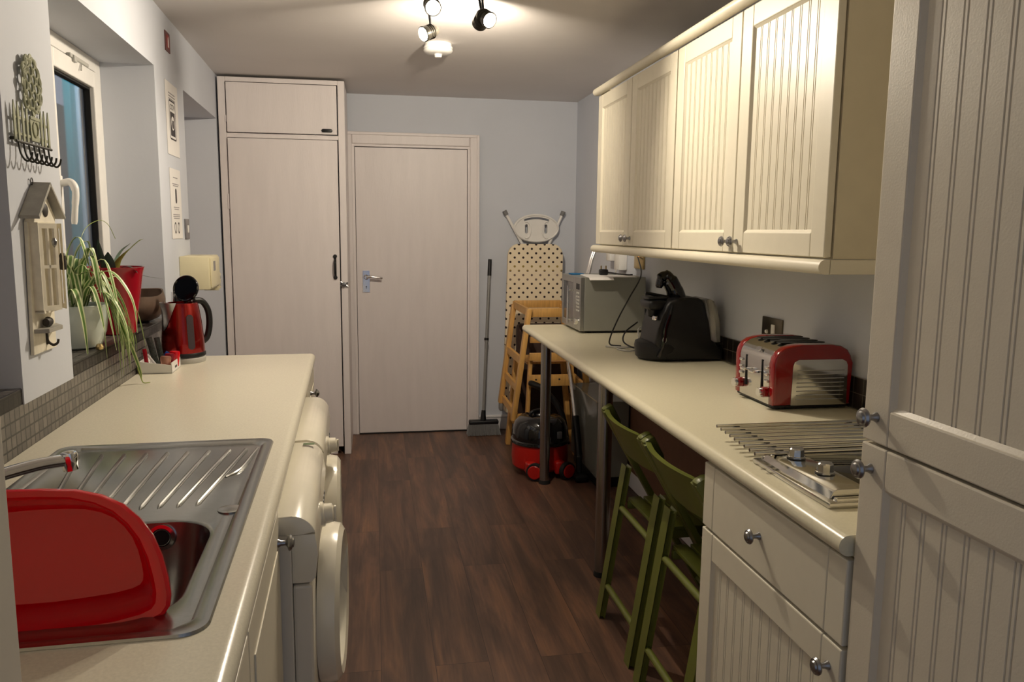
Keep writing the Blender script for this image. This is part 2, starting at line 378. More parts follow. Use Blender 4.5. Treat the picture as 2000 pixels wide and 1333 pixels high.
# window beside the pier: white plastic frame with one opening sash
def window(name, y0, y1, mull, handle=True):
    z0, z1, x = 1.056, 2.078, -0.947
    bm = B()
    for a in ((x-.06, x, y1-.062, y1, z0, z1), (x-.06, x, y0, y0+.062, z0, z1), (x-.06, x, y0+.062, y1-.062, z1-.05, z1), (x-.06, x, y0+.062, y1-.062, z0, z0+.05), (x-.06, x, mull-.03, mull+.03, z0+.05, z1-.05)): bx(bm, *a, .003)
    f = struct(name, bm, M_upvc, left=True)
    def sub(nm, bm, m): 
        o = struct(nm, bm, m, parent=f); return o
    for a, b2, fx in ((mull+.036, y1-.070, 0.012), (y0+.068, mull-.036, 0.0)):
        bm = B(); t = .062; xs = x-.045; xe = x+fx
        zz0, zz1 = z0+.058, z1-.058
        bx(bm, xs, xe, a, a+t, zz0, zz1, .004); bx(bm, xs, xe, b2-t, b2, zz0, zz1, .004); bx(bm, xs, xe, a+t, b2-t, zz1-t, zz1, .004); bx(bm, xs, xe, a+t, b2-t, zz0, zz0+t, .004)
        sub('sash', bm, M_upvc)
        bm = B(); g = .008
        for q in ((a+t, a+t+g, zz0+t, zz1-t), (b2-t-g, b2-t, zz0+t, zz1-t)): bx(bm, x-.03, x-.004, *q)
        for q in ((a+t+g, b2-t-g, zz1-t-g, zz1-t), (a+t+g, b2-t-g, zz0+t, zz0+t+g)): bx(bm, x-.03, x-.004, *q)
        sub('gasket', bm, M_blackm)
        bm = B(); bx(bm, x-.022, x-.018, a+t, b2-t, zz0+t, zz1-t); sub('pane', bm, M_glass)
    if handle:
        hy = mull+.066
        bm = B(); bx(bm, x+.012, x+.022, hy-.013, hy+.013, 1.47, 1.60, .004)
        tube(bm, smooth_path([(x+.022, hy, 1.575), (x+.05, hy-.005, 1.578), (x+.065, hy-.012, 1.55), (x+.062, hy-.016, 1.50), (x+.056, hy-.016, 1.44)]), [.012]*6+[.0125]*6+[.011]*6+[.010]*6+[.008], 12)
        o = sub('handle', bm, M_upvc); shade(o)
        bm = B(); bx(bm, x+.0, x+.016, mull+.26, mull+.46, 2.020, 2.034, .003); bx(bm, x+.012, x+.022, mull+.28, mull+.31, 2.008, 2.03, .002)
        tube(bm, [(x+.016, mull+.37, 2.018), (x+.02, mull+.35, 1.99)], .0025, 6); sub('friction_stay', bm, M_lgrey)
    return f
window('window_1', 2.335, 3.5, 2.845)
window('window_2', 0.95, 1.995, 1.45, False)
# door recess beyond the second pier (its door is out of sight)
bm = B(); bx(bm, -1.0, -.965, 4.08, 5.05, 0, 2.078, .004); struct('door_2', bm, M_white, left=True)
# outside the window
bm = B(); bx(bm, -2.6, -2.45, 0, 12, -0.5, 2.5); single('garden_wall', bm, M_extwall, 'dark garden wall seen through the window glass', 'wall', (-2.5, 6, -0.5), True, sm=False)
bm = B(); bx(bm, -1.66, -1.62, 5.33, 5.66, -0.5, 2.4, .004); single('teal_fence_panel', bm, M_teal, 'teal painted upright board outside the window behind the plants', 'fence', (-1.64, 5.4, -0.5), True, sm=False)
bm = B(); bx(bm, -1.62, -1.60, 5.42, 5.49, -0.5, 2.4, .003); single('pale_fence_post', bm, M_pale, 'pale blue post outside the window, in front of the teal board', 'post', (-1.61, 5.45, -0.5), True, sm=False)
lo_ = bpy.data.lights.new('fence_fill_light', 'POINT'); lo_.energy = 9; lo_.color = (.75, .88, 1); lo_.shadow_soft_size = .08  # added fill light, no real lamp: brightens the teal board and pale post
lob = bpy.data.objects.new('fence_fill_light', lo_); COL.objects.link(lob); lob.location = rotL((-1.32, 4.75, 2.45))
bm = B(); bx(bm, -6, -1.26, -2, 14, -0.55, -0.5); o = struct('trim_5', bm, M_extwall)

# back door with its frame
bm = B(); bx(bm, -0.126, 0.634, YB-.03, YB+.005, 0.008, 1.985, .002); d = struct('door_1', bm, M_door)
bm = B(); bx(bm, -0.088, -0.040, YB-.036, YB-.03, 1.005, 1.155, .001); p1 = struct('latch_plate', bm, M_chrome, parent=d)
bm = B(); lathe(bm, [(.018, 0), (.018, .004), (.010, .010), (.010, .045), (0, .045)], (-.064, YB-.036, 1.110), (0, -1, 0), 20)
tube(bm, smooth_path([(-.064, YB-.078, 1.110), (-.03, YB-.082, 1.113), (.02, YB-.078, 1.108), (.045, YB-.074, 1.104)]), .0085, 10); o = struct('lever_handle', bm, M_chrome, parent=d); shade(o)
bm = B(); lathe(bm, [(.0, 0), (.004, 0), (.004, .0015), (0, .0015)], (-.064, YB-.0362, 1.045), (0, -1, 0), 12); bx(bm, -.0655, -.0625, YB-.0377, YB-.036, 1.030, 1.045); struct('keyhole', bm, M_dark, parent=d)
# frame: jambs, head and architrave
bm = B()
for a in ((-0.150, -0.129, YB-.035, YB, 0, 1.99), (0.637, 0.660, YB-.035, YB, 0, 1.99), (-0.150, 0.660, YB-.035, YB, 1.99, 2.012)): bx(bm, *a, .002)
bx(bm, -0.205, -0.146, YB-.045, YB, 0, 2.075, .008); bx(bm, 0.652, 0.718, YB-.045, YB, 0, 2.075, .008); bx(bm, -0.146, 0.652, YB-.045, YB, 2.004, 2.075, .008)
bx(bm, -0.205, -0.185, YB-.055, YB, 0, 2.085, .004); bx(bm, 0.700, 0.718, YB-.052, YB, 0, 2.085, .004); bx(bm, -0.185, 0.70, YB-.052, YB, 2.065, 2.085, .004)
struct('trim_6', bm, M_white)
bm = B(); bx(bm, -0.126, 0.634, YB-.040, YB+.01, 0, 0.006); struct('trim_7', bm, M_dark)

# ------------------------------------------------------------------ built-in cupboard left of the door
YC = 5.037
t = thing('built_in_cupboard', 'tall white painted built-in cupboard left of the door, small door above a full-height one', 'cupboard', (-0.53, YC, 0))
bm = B()
bx(bm, -0.905, -0.885, YC, YB-.02, 0, 2.318); bx(bm, -0.19, -0.171, YC, YB-.06, 0.0, 2.318, .001); bx(bm, -0.885, -0.19, YC+.03, YB-.06, 2.30, 2.318)
bx(bm, -0.905, -0.862, YC-.012, YC, 0, 2.322, .003); bx(bm, -0.212, -0.171, YC-.012, YC, 0, 2.322, .003); bx(bm, -0.862, -0.212, YC-.012, YC, 2.295, 2.322, .003)
bx(bm, -0.862, -0.212, YC-.012, YC, 1.972, 1.998, .002); bx(bm, -0.862, -0.255, YC-.002, YC+.02, 0, 0.10, .002)
bx(bm, -0.862, -0.262, YC+.0, YC+.02, 0.10, 1.97)
part('frame', bm, M_white, t, sm=False)
bm = B(); bx(bm, -0.856, -0.218, YC-.028, YC-.010, 0.055, 1.968, .003); bx(bm, -0.870, -0.858, YC-.018, YC-.012, 1.55, 1.64, .002); bx(bm, -0.870, -0.858, YC-.018, YC-.012, 0.35, 0.44, .002)
dr = part('door', bm, M_white, t, sm=False)
bm = B(); bx(bm, -0.252, -0.238, YC-.034, YC-.028, 1.135, 1.27, .003); tube(bm, smooth_path([(-.245, YC-.034, 1.25), (-.245, YC-.058, 1.235), (-.245, YC-.062, 1.20), (-.245, YC-.058, 1.165), (-.245, YC-.034, 1.15)]), .007, 10)
lathe(bm, [(.012, 0), (.012, .006), (0, .008)], (-.245, YC-.032, 1.268), (0, -1, 0), 16); lathe(bm, [(.012, 0), (.012, .006), (0, .008)], (-.245, YC-.032, 1.137), (0, -1, 0), 16)
part('handle', bm, M_black, dr, 'black iron pull handle')
bm = B(); lathe(bm, [(.007, 0), (.006, .012), (.014, .02), (.013, .028), (0, .031)], (-.193, YC-.012, 1.095), (0, -1, 0), 16); tube(bm, [(-.215, YC-.024, 1.11), (-.17, YC-.024, 1.08)], .005, 8); tube(bm, [(-.215, YC-.024, 1.085), (-.17, YC-.024, 1.105)], .005, 8)
part('turn_catch', bm, M_pewter, t, 'small metal turn catch')
bm = B(); bx(bm, -0.856, -0.218, YC-.026, YC-.008, 2.002, 2.290, .003); bx(bm, -0.868, -0.858, YC-.016, YC-.011, 2.06, 2.10, .002); d2 = part('upper_door', bm, M_white, t, sm=False)
bm = B(); prism(bm, rrect(-.31, -.245, 2.014, 2.034, .0098), 'Y', YC-.034, YC-.026, .002); part('finger_pull', bm, M_black, d2, 'small black oval finger pull')

# ------------------------------------------------------------------ mushroom knob
def knob(pos, dirv, parent, label=None, s=1.0):
    bm = B(); lathe(bm, [(.0085*s, 0), (.0085*s, .002), (.0055*s, .007), (.0050*s, .015*s), (.009*s, .019*s), (.0155*s, .021*s), (.0165*s, .024*s), (.014*s, .028*s), (.011*s, .0285*s), (.009*s, .0315*s), (.004*s, .033*s), (0, .0333*s)], pos, dirv, 28)
    return part('knob', bm, M_pewter, parent, label)

# tongue-and-groove cabinet door facing -X, front face at x=xf
def tg_door(name, parent, xf, y0, y1, z0, z1, st=.066, rl=.066, th=.020, pitch=.040, m=None, s=-1):
    m = m or M_cream; bm = B(); xb = xf - s*th
    g = .0004
    bx(bm, xf, xb, y0, y0+st-g, z0, z1, .003); bx(bm, xf, xb, y1-st+g, y1, z0, z1, .003)
    bx(bm, xf, xb, y0+st, y1-st, z1-rl, z1, .003); bx(bm, xf, xb, y0+st, y1-st, z0, z0+rl, .003)
    # boarded panel with pairs of grooves
    a, b2 = y0+st-.004, y1-st+.004; xp = xf - s*.0085; gd = xp - s*.0030; pts = [(xb, a), (xp, a)]
    n = max(2, round((b2-a)/pitch)); pw = (b2-a)/n
    for k in range(1, n):
        c = a + pw*k
        for dc in (-.0042, .0042):
            pts += [(xp, c+dc-.0019), (gd, c+dc-.0006), (gd, c+dc+.0006), (xp, c+dc+.0019)]
    pts += [(xp, b2), (xb, b2)]
    prism(bm, pts, 'Z', z0+rl-.004, z1-rl+.004)
    # sloped bead round the panel
    for (ya, yb) in ((y0+st-.001, y0+st+.007), (y1-st+.001, y1-st-.007)):
        prism(bm, [(xf - s*.002, ya), (xp, yb), (xp, ya)], 'Z', z0+rl, z1-rl)
    for (za, zb) in ((z0+rl-.001, z0+rl+.007), (z1-rl+.001, z1-rl-.007)):
        prism(bm, [(xf - s*.002, za), (xp, zb), (xp, za)], 'Y', y0+st, y1-st)
    return part(name, bm, m, parent, sm=False)

# ------------------------------------------------------------------ left run
XL = -0.1416; ZT = 0.91
# worktop with a hole for the sink (X -0.672..-0.187, Y 1.00..1.99) ; four slabs + rolled front edge
hx0, hx1, hy0, hy1 = -0.655, -0.205, 1.025, 1.975
t = thing('kitchen_worktop', 'cream speckled worktop along the window side holding the steel sink', 'worktop', (-0.45, 2.0, 0.87), True)
bm = B(); wx0 = WL+.001-.003
def slab(x0, x1, y0, y1):
    bx(bm, x0, x1, y0, y1, .872, ZT)
slab(wx0, XL-.02, .62, hy0); slab(wx0, XL-.02, hy1, 3.39); slab(wx0, hx0, hy0, hy1); slab(hx1, XL-.02, hy0, hy1)
R = .019; prof = [(XL-.02, .872)] + [(XL-.0195+R*sin(radians(a)), .891-R*cos(radians(a))) for a in range(0, 181, 15)] + [(XL-.02, ZT)]
prism(bm, prof, 'Y', .62, 3.39)
part('laminate_slab', bm, M_topl, t)

# sink
t = thing('sink', 'inset stainless steel sink with ribbed drainer, set in the window side worktop', 'sink', (-0.43, 1.5, ZT), True)
bm = B()
sx0, sx1, sy0, sy1 = -0.674, -0.187, 1.008, 1.992
bxl, bxr, byn, byf = -0.600, -0.236, 1.070, 1.462
# rim and deck as a grid with bowl hole: outer ring to inner loops
def loop(pts, z): return [bm.verts.new((x, y, z)) for x, y in pts]
def bridge(A, C2, b_=None):
    n = len(A); b_ = b_ or bm
    for i in range(n): b_.faces.new((A[i], A[(i+1) % n], C2[(i+1) % n], C2[i]))
n = 8
L0 = loop(rrect(sx0, sx1, sy0, sy1, .035, n), ZT+.0005); L1 = loop(rrect(sx0+.002, sx1-.002, sy0+.002, sy1-.002, .034, n), ZT+.004)
L2 = loop(rrect(sx0+.020, sx1-.020, sy0+.020, sy1-.020, .03, n), ZT+.003); L3 = loop(rrect(sx0+.028, sx1-.028, sy0+.028, sy1-.028, .026, n), ZT-.003)
bridge(L0, L1); bridge(L1, L2); bridge(L2, L3)
# deck: fill between L3 and bowl lip + drainer as flat face set
M0 = loop(rrect(bxl, bxr, byn, byf, .085, n), ZT-.003)
M1 = loop(rrect(bxl+.006, bxr-.006, byn+.006, byf-.006, .082, n), ZT-.007)
M2 = loop(rrect(bxl+.018, bxr-.018, byn+.018, byf-.018, .075, n), ZT-.09)
M3 = loop(rrect(bxl+.035, bxr-.035, byn+.035, byf-.035, .065, n), ZT-.150)
M4 = loop(rrect(bxl+.065, bxr-.065, byn+.065, byf-.065, .05, n), ZT-.162)
bridge(M0, M1); bridge(M1, M2); bridge(M2, M3); bridge(M3, M4); bm.faces.new(M4)
# planar ring between L3 and M0
edges = []
def ledges(L): return [bm.edges.get((L[i], L[(i+1) % len(L)])) for i in range(len(L))]
bmesh.ops.triangle_fill(bm, use_beauty=True, edges=ledges(L3)+ledges(M0), normal=(0, 0, 1))
part('sink_body', bm, M_steel, t)
bm = B()
TT = [(-.615, 1.918), (-.563, 1.917), (-.514, 1.915), (-.466, 1.914), (-.420, 1.914), (-.375, 1.914), (-.328, 1.915), (-.282, 1.917), (-.244, 1.918)]
BB = [(-.565, 1.62), (-.528, 1.60), (-.495, 1.575), (-.460, 1.553), (-.424, 1.530), (-.389, 1.520), (-.357, 1.520), (-.324, 1.520), (-.290, 1.524)]
for (x1, y1), (x2, y2) in zip(TT, BB):
    P = [(x1, y1, ZT-.0045), (x1*.97+x2*.03, y1*.97+y2*.03, ZT-.001), (x1*.03+x2*.97, y1*.03+y2*.97, ZT-.001), (x2, y2, ZT-.0045)]
    tube(bm, P, [.002, .0042, .0042, .002], 8)
tube(bm, smooth_path([(-.221, 1.922, ZT-.0045), (-.226, 1.85, ZT-.001), (-.239, 1.74, ZT-.001), (-.262, 1.70, ZT-.0045)]), .004, 8)
part('drainer_ribs', bm, M_steel, t)
bm = B(); lathe(bm, [(.0, 0), (.022, 0), (.022, .0025), (.018, .0035), (0, .004)], (-.225, 1.492, ZT-.003), (0, 0, 1), 28); part('tap_hole_cover', bm, M_steel, t)
bm = B(); lathe(bm, [(.023, -.002), (.023, .003), (.017, .004), (.015, .001), (0, .001)], (-.337, byf-.0125, ZT-.032), (0, -1, 0.12), 28); ov = part('overflow_ring', bm, M_chrome, t)
bm = B(); lathe(bm, [(0, 0), (.014, 0), (.014, .0022), (0, .0022)], (-.337, byf-.0132, ZT-.032), (0, -1, 0.12), 20); part('overflow_hole', bm, M_dark, ov)

# mixer tap
t = thing('mixer_tap', 'chrome mixer tap with curved spout reaching over the sink', 'tap', (-0.635, 1.22, ZT), True)
bm = B(); lathe(bm, [(.024, 0), (.024, .006), (.018, .012), (.017, .10), (.013, .11), (0, .112)], (-.635, 1.22, ZT-.002), (0, 0, 1), 24); part('tap_body', bm, M_chrome, t)
bm = B(); P = smooth_path([(-.635, 1.22, .985), (-.615, 1.26, 1.022), (-.56, 1.33, 1.036), (-.51, 1.385, 1.040), (-.478, 1.415, 1.038)]); tube(bm, P, .0105, 14)
lathe(bm, [(.0, -.006), (.012, -.004), (.0135, .0), (.0135, .012), (.0125, .016), (.0125, .026), (.009, .027), (0, .027)], (-.470, 1.420, 1.046), (0.08, 0.05, -1), 20); part('spout', bm, M_chrome, t)
bm = B(); tube(bm, smooth_path([(-.635, 1.22, 1.02), (-.632, 1.36, 1.010), (-.612, 1.46, .998)]), [.006]*6+[.007]*6+[.008], 12); lathe(bm, [(0, 0), (.016, .001), (.018, .005), (.014, .009), (0, .01)], (-.606, 1.50, .990), (0, 0, 1), 20, (1, 1.6)); part('lever', bm, M_chrome, t)

# red washing-up bowl standing on its side in the sink bowl, opening toward the room end
t = thing('washing_up_bowl', 'bright red plastic washing-up bowl tipped up on its side in the sink', 'bowl', (-0.42, 1.2, .80), True)
bm = B()
# local frame: u sideways (X), v up the leaning opening plane, w depth into the bowl (away from the camera)
c0 = Vector((-.455, 1.073, .868)); vd = Vector((0, .30, 1.0)).normalized(); ud = Vector((1, 0, 0)); wd_ = Vector((0, 1, -.30)).normalized()
half = [(.045, .216), (.085, .213), (.118, .204), (.145, .190), (.166, .170), (.183, .146), (.195, .118), (.203, .088), (.207, .066), (.206, .052), (.200, .043), (.185, .036), (.15, .029), (.08, .023), (.03, .020)]
half = [(0, .217)] + half; outl_ = half + [(-u, v) for u, v in reversed(half[1:])]
def tl(k, dv, wv): return [bm.verts.new(c0 + ud*u*k + vd*(.12+dv+(v-.12)*k) + wd_*wv) for u, v in outl_]
loops = [tl(.995, 0, .008), tl(1.0, 0, 0), tl(.985, 0, -.003), tl(.93, 0, -.001), tl(.90, 0, .008), tl(.84, 0, .06), tl(.76, 0, .115), tl(.70, 0, .128), tl(.40, 0, .131)]
for A, C2 in zip(loops, loops[1:]): bridge(A, C2)
bm.faces.new(loops[-1])
o = part('tub', bm, M_red, t)
sd = o.modifiers.new('wall', 'SOLIDIFY'); sd.thickness = 0.0025; sd.offset = 1

# base unit under the sink
t = thing('sink_base_cabinet', 'cream cabinet under the sink with a metal knob by the washing machine', 'cabinet', (-0.42, 1.05, 0), True)
bm = B(); bx(bm, WL+.03, XL-.042, .62, .638, .10, .868); bx(bm, WL+.03, XL-.042, 1.577, 1.595, .10, .868); bx(bm, WL+.03, XL-.042, .638, 1.577, .10, .118); bx(bm, WL+.03, WL+.04, .638, 1.577, .118, .868); bx(bm, WL+.1, XL-.09, .62, 1.595, 0, .10); part('carcass', bm, M_cream_d, t, sm=False)
bm = B(); bx(bm, XL-.030, XL-.006, 1.10, 1.592, .11, .864, .003); bx(bm, XL-.0065, XL-.0035, 1.10+.05, 1.54, .17, .80, .001); d1 = part('door', bm, M_cream, t, sm=False)
knob((XL-.006, 1.560, .808), (1, 0, 0), d1, 'pewter knob')
bm = B(); bx(bm, XL-.030, XL-.006, .63, 1.095, .11, .862, .003); part('door', bm, M_cream, t, sm=False)

def washer(y0, y1, label, ajar=3.5, tag_=True):
    xf = -0.075
    t = thing('washing_machine', label, 'washing machine', (-0.4, (y0+y1)/2, 0), True, 'white front-loading machines')
    yc = (y0+y1)/2
    bm = B(); bx(bm, WL+.03, xf-.05, y0, y1, .02, .806, .003); bx(bm, xf-.0495, xf-.010, y0+.001, y1-.001, .02, .695, .006); 
    for yy in (y0+.06, y1-.06): lathe(bm, [(.02, 0), (.02, .02)], (xf-.09, yy, 0), (0, 0, 1), 12)
    part('casing', bm, M_appl2, t, sm=False)
    bm = B(); R2 = .048
    pr = [(WL+.03, .808), (WL+.03, .845), (-.165, .845), (-.160, .846)] + [(xf-R2+R2*sin(radians(a)), .846-R2+R2*cos(radians(a))) for a in range(0, 73, 12)] + [(xf-.001, .808), (xf-.03, .806)]; prism(bm, pr, 'Y', y0, y1, .003); part('lid', bm, M_appl, t)
    bm = B(); pr = [(xf-.05, .700), (xf-.05, .8055), (xf-.002, .8055), (xf+.004, .765), (xf-.002, .712), (xf-.012, .700)]; prism(bm, pr, 'Y', y0+.001, y1-.001, .003); cp = part('control_panel', bm, M_appl, t)
    bm = B(); lathe(bm, [(.030, 0), (.029, .010), (.024, .012), (.022, .030), (.017, .033), (0, .033)], (xf-.001, y0+.235, .762), (1, 0, .1), 28); bx(bm, xf+.031, xf+.037, y0+.230, y0+.240, .745, .782, .002); part('dial', bm, M_appl, cp)
    bm = B()
    for k in range(4): bx(bm, xf-.002, xf+.005, y0+.32+.035*k, y0+.335+.035*k, .742, .754, .001)
    part('buttons', bm, M_grey, cp)
    if tag_:
        bm = B(); bx(bm, -.128, -.098, y1-.045, y1-.028, .850, .8508); part('energy_mark', bm, mat('green_print', rgb(90, 110, 70), .5), t)
    hy_ = yc - .19; ca, sa_ = cos(radians(ajar)), sin(radians(ajar))
    def swing(b_):
        for v in b_.verts:
            dx, dy = v.co.x-(xf-.018), v.co.y-hy_; v.co.x = xf-.018+dx*ca+dy*sa_; v.co.y = hy_+dy*ca-dx*sa_
    # round door with deep ring and glass
    zc = .520; R3 = .190
    bm = B(); ce = (xf-.010, yc, zc)
    pro = [(R3-.052, .002), (R3-.046, .030), (R3-.036, .045), (R3-.020, .050), (R3-.004, .040), (R3, .022), (R3-.002, .0), (R3-.052, .002)]
    c = Vector(ce); rings = []
    for r, h in pro: rings.append([bm.verts.new(c + Vector((h, sin(2*pi*k/56)*r, cos(2*pi*k/56)*r))) for k in range(56)])
    for A, C2 in zip(rings, rings[1:]): bridge(A, C2, bm)
    swing(bm)
    rg = part('door_ring', bm, M_appl, t)
    bm = B(); lathe(bm, [(R3-.05, .004), (R3-.055, .012), (R3-.085, .018), (R3-.11, .0), (0, -.005)], ce, (1, 0, 0), 48); swing(bm); part('door_glass', bm, M_glassd, rg)
    bm = B(); prism(bm, [(xf+.010, zc+.07), (xf+.040, zc+.080), (xf+.036, zc-.07), (xf+.022, zc-.07)], 'Y', yc+.145, yc+.160, .001)
    swing(bm); part('door_handle', bm, M_appl, rg)
    bm = B(); bx(bm, xf-.019, xf-.016, y0+.035, y0+.050, .505, .522); part('latch', bm, M_black, t)
    bm = B(); bx(bm, xf-.02, xf-.012, y0+.01, y1-.01, .03, .11, .003); part('kick_plate', bm, M_appl, t)
    return t
washer(1.603, 2.188, 'cream-white front-loading washing machine with green mark on lid, beside the sink cabinet')
washer(2.212, 2.798, 'cream-white front-loading machine, the farther of the two, beside the far end cabinet', 0, tag_=False)
t = thing('end_cabinet', 'cream cabinet with a metal knob at the far end of the window side worktop', 'cabinet', (-0.42, 3.09, 0), True)
bm = B(); bx(bm, WL+.03, XL-.042, 2.805, 3.375, .10, .868); bx(bm, WL+.1, XL-.09, 2.805, 3.375, 0, .10); part('carcass', bm, M_cream_d, t, sm=False)
bm = B(); bx(bm, XL-.030, XL-.008, 2.815, 3.37, .11, .862, .003); bx(bm, XL-.0085, XL-.0055, 2.87, 3.31, .17, .80, .001); d1 = part('door', bm, M_cream, t, sm=False)
knob((XL-.006, 3.00, .818), (1, 0, 0), d1, 'pewter knob')

# ------------------------------------------------------------------ right run
XR = 0.787
t = thing('breakfast_worktop', 'long cream worktop along the right wall carried at its far end by steel legs', 'worktop', (1.1, 2.8, 0))
bm = B(); e2 = .022
def shx(x, y): return x + e2*(y-1.23)/3.11
prof = [(1.414, .872), (XR+.019, .872)] + [(XR+.019-.019*sin(radians(a)), .891-.019*cos(radians(a))) for a in range(15, 180, 15)] + [(XR+.019, ZT), (1.414, ZT)]
v0 = [bm.verts.new((x, 1.188, z)) for x, z in prof]; v1 = [bm.verts.new((x if x > 1.2 else shx(x, 4.32), 4.32, z)) for x, z in prof]
bm.faces.new(v0); bm.faces.new(v1[::-1])
for i in range(len(v0)): bm.faces.new((v0[i], v1[i], v1[(i+1) % len(v0)], v0[(i+1) % len(v0)]))
part('laminate_slab', bm, M_top, t)
for (lx, ly) in ((0.937, 4.262), (0.917, 3.03)):
    bm = B(); lathe(bm, [(.0295, .018), (.0295, .862)], (lx, ly, 0), (0, 0, 1), 32); lathe(bm, [(.05, .862), (.05, .872)], (lx, ly, 0), (0, 0, 1), 24)
    g = part('leg', bm, mat('brushed_leg_steel', (.42, .40, .37, 1), .24, 1.0), t, 'brushed steel leg')
    bm = B(); lathe(bm, [(.033, 0), (.033, .012), (.0305, .022), (0, .022)], (lx, ly, 0), (0, 0, 1), 24); part('foot', bm, M_blackm, g, 'black plastic foot')

# drawer unit
t = thing('drawer_cabinet', 'cream base cabinet with one drawer above a boarded door, under the hob', 'cabinet', (1.1, 1.52, 0))
bm = B(); bx(bm, .830, 1.40, 1.190, 1.806, .10, .870, .001); bx(bm, .90, 1.38, 1.19, 1.80, 0, .10); part('carcass', bm, M_cream_d, t, sm=False)
bm = B(); yq0, yq1 = 1.192, 1.802
for a, b2 in ((yq0, 1.250), (1.2505, 1.7445), (1.745, yq1)): bx(bm, .808, .828, a, b2, .700, .862, .003)
dw = part('drawer', bm, M_cream, t, sm=False); knob((.808, 1.508, .782), (-1, 0, 0), dw, 'pewter knob')
d1 = tg_door('door', t, .808, yq0, yq1, .11, .693, .062, .068); knob((.808, 1.228, .645), (-1, 0, 0), d1, 'pewter knob')

# tall unit at the near end
t = thing('tall_cabinet', 'tall cream cabinet with boarded doors filling the near right side of the room', 'cabinet', (1.1, 0.9, 0))
bm = B(); bx(bm, .834, 1.41, .02, 1.184, .10, 2.27, .001); bx(bm, .90, 1.38, .02, 1.17, 0, .10); part('carcass', bm, M_cream_d, t, sm=False)
M_tall = mat('warm_cream_foil', rgb(222, 213, 194), 0.40, noise=0.03, nscale=30, bump=0.12, bscale=260)
du = tg_door('upper_door', t, .812, .605, 1.182, 1.0865, 2.26, .066, .060, pitch=.0465, m=M_tall); knob((.812, 1.148, 1.130), (-1, 0, 0), du, 'pewter knob')
dl = tg_door('lower_door', t, .812, .605, 1.182, .11, 1.0815, .066, .068, pitch=.0465, m=M_tall); knob((.812, 1.153, 1.041), (-1, 0, 0), dl, 'pewter knob')
tg_door('upper_door', t, .812, .024, .601, 1.0865, 2.26, .066, .060, pitch=.0465, m=M_tall)
tg_door('lower_door', t, .812, .024, .601, .11, 1.0815, .066, .068, pitch=.0465, m=M_tall)

# wall cabinets: two double units
for (ya, yb, lab) in ((1.785, 2.809, 'cream double wall cabinet with boarded doors, nearer the tall cabinet'), (2.813, 3.842, 'cream double wall cabinet with boarded doors, above the microwave and coffee machine')):
    t = thing('wall_cabinet', lab, 'cabinet', (1.25, (ya+yb)/2, 1.366), group='wall cabinets over the worktop')
    bm = B(); bx(bm, 1.112, WR-.001, ya, yb, 1.368, 2.092, .001); part('carcass', bm, M_cream_d, t, sm=False)
    ym = (ya+yb)/2
    da = tg_door('door', t, 1.088, ya+.003, ym-.003, 1.372, 2.086, .066, .062, pitch=.043); knob((1.088, ym-.028, 1.405), (-1, 0, 0), da, 'pewter knob')
    db = tg_door('door', t, 1.088, ym+.003, yb-.003, 1.372, 2.086, .066, .062, pitch=.043); knob((1.088, ym+.030, 1.405), (-1, 0, 0), db, 'pewter knob')
def rail(name, zc_, lab, R, x):
    pr = [(x+.03, zc_-R), ] + [(x+R-R*sin(radians(a)), zc_-R*cos(radians(a))) for a in range(0, 181, 15)] + [(x+.03, zc_+R)]
    bm = B(); prism(bm, pr, 'Y', 1.775, 3.86); prism(bm, pr[:0] or [(1.10, zc_-R), (WR-.002, zc_-R), (WR-.002, zc_+R), (1.10, zc_+R)], 'Y', 1.775, 1.80, .004)
    bx(bm, 1.10, WR-.002, 3.835, 3.86, zc_-R, zc_+R, .003)
    single(name, bm, M_cream, lab, 'trim', (1.25, 2.8, zc_-R))
rail('pelmet', 1.349, 'cream rounded pelmet along the bottom of the wall cabinets', .018, 1.068)
rail('cornice', 2.109, 'cream rounded cornice along the top of the wall cabinets', .017, 1.062)

# brown board and pipework under the worktop
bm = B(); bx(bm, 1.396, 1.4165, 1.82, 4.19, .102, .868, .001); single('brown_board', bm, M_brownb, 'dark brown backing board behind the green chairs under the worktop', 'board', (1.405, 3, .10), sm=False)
bm = B(); tube(bm, smooth_path([(1.411, 4.30, .86), (1.409, 4.32, .62), (1.405, 4.25, .52), (1.409, 4.27, .36)]), .004, 8); single('black_cable', bm, M_black, 'thin black cable hanging on the wall under the worktop', 'cable', (1.41, 4.3, .36))

# ------------------------------------------------------------------ hob
t = thing('hob', 'small steel hob with two knobs and dark glass by the tall cabinet', 'hob', (1.07, 1.47, ZT))
bm = B(); bx(bm, .843, 1.35, 1.312, 1.625, ZT, ZT+.012, .004); bx(bm, .862, 1.34, 1.318, 1.332, ZT+.010, ZT+.018, .003); bx(bm, .862, 1.34, 1.606, 1.622, ZT+.010, ZT+.018, .003); part('steel_frame', bm, M_toast, t)
bm = B(); prism(bm, [(.858, ZT+.012), (.864, ZT+.026), (.872, ZT+.030), (.935, ZT+.031), (.950, ZT+.012)], 'Y', 1.335, 1.605, .003); cp = part('control_strip', bm, M_toast, t)
for y in (1.545, 1.432):
    bm = B(); lathe(bm, [(.019, 0), (.0195, .004), (.017, .005), (.0165, .020), (.014, .0225), (0, .0225)], (.905, y, ZT+.032), (0, 0, 1), 8); part('knob', bm, M_toast, cp)
    bm = B(); lathe(bm, [(.020, 0), (.020, .0015), (0, .0015)], (.905, y, ZT+.0305), (0, 0, 1), 24); part('knob_base', bm, M_black, cp)
bm = B(); bx(bm, .952, 1.335, 1.332, 1.606, ZT+.012, ZT+.017, .002); part('glass_top', bm, M_blackg, t)
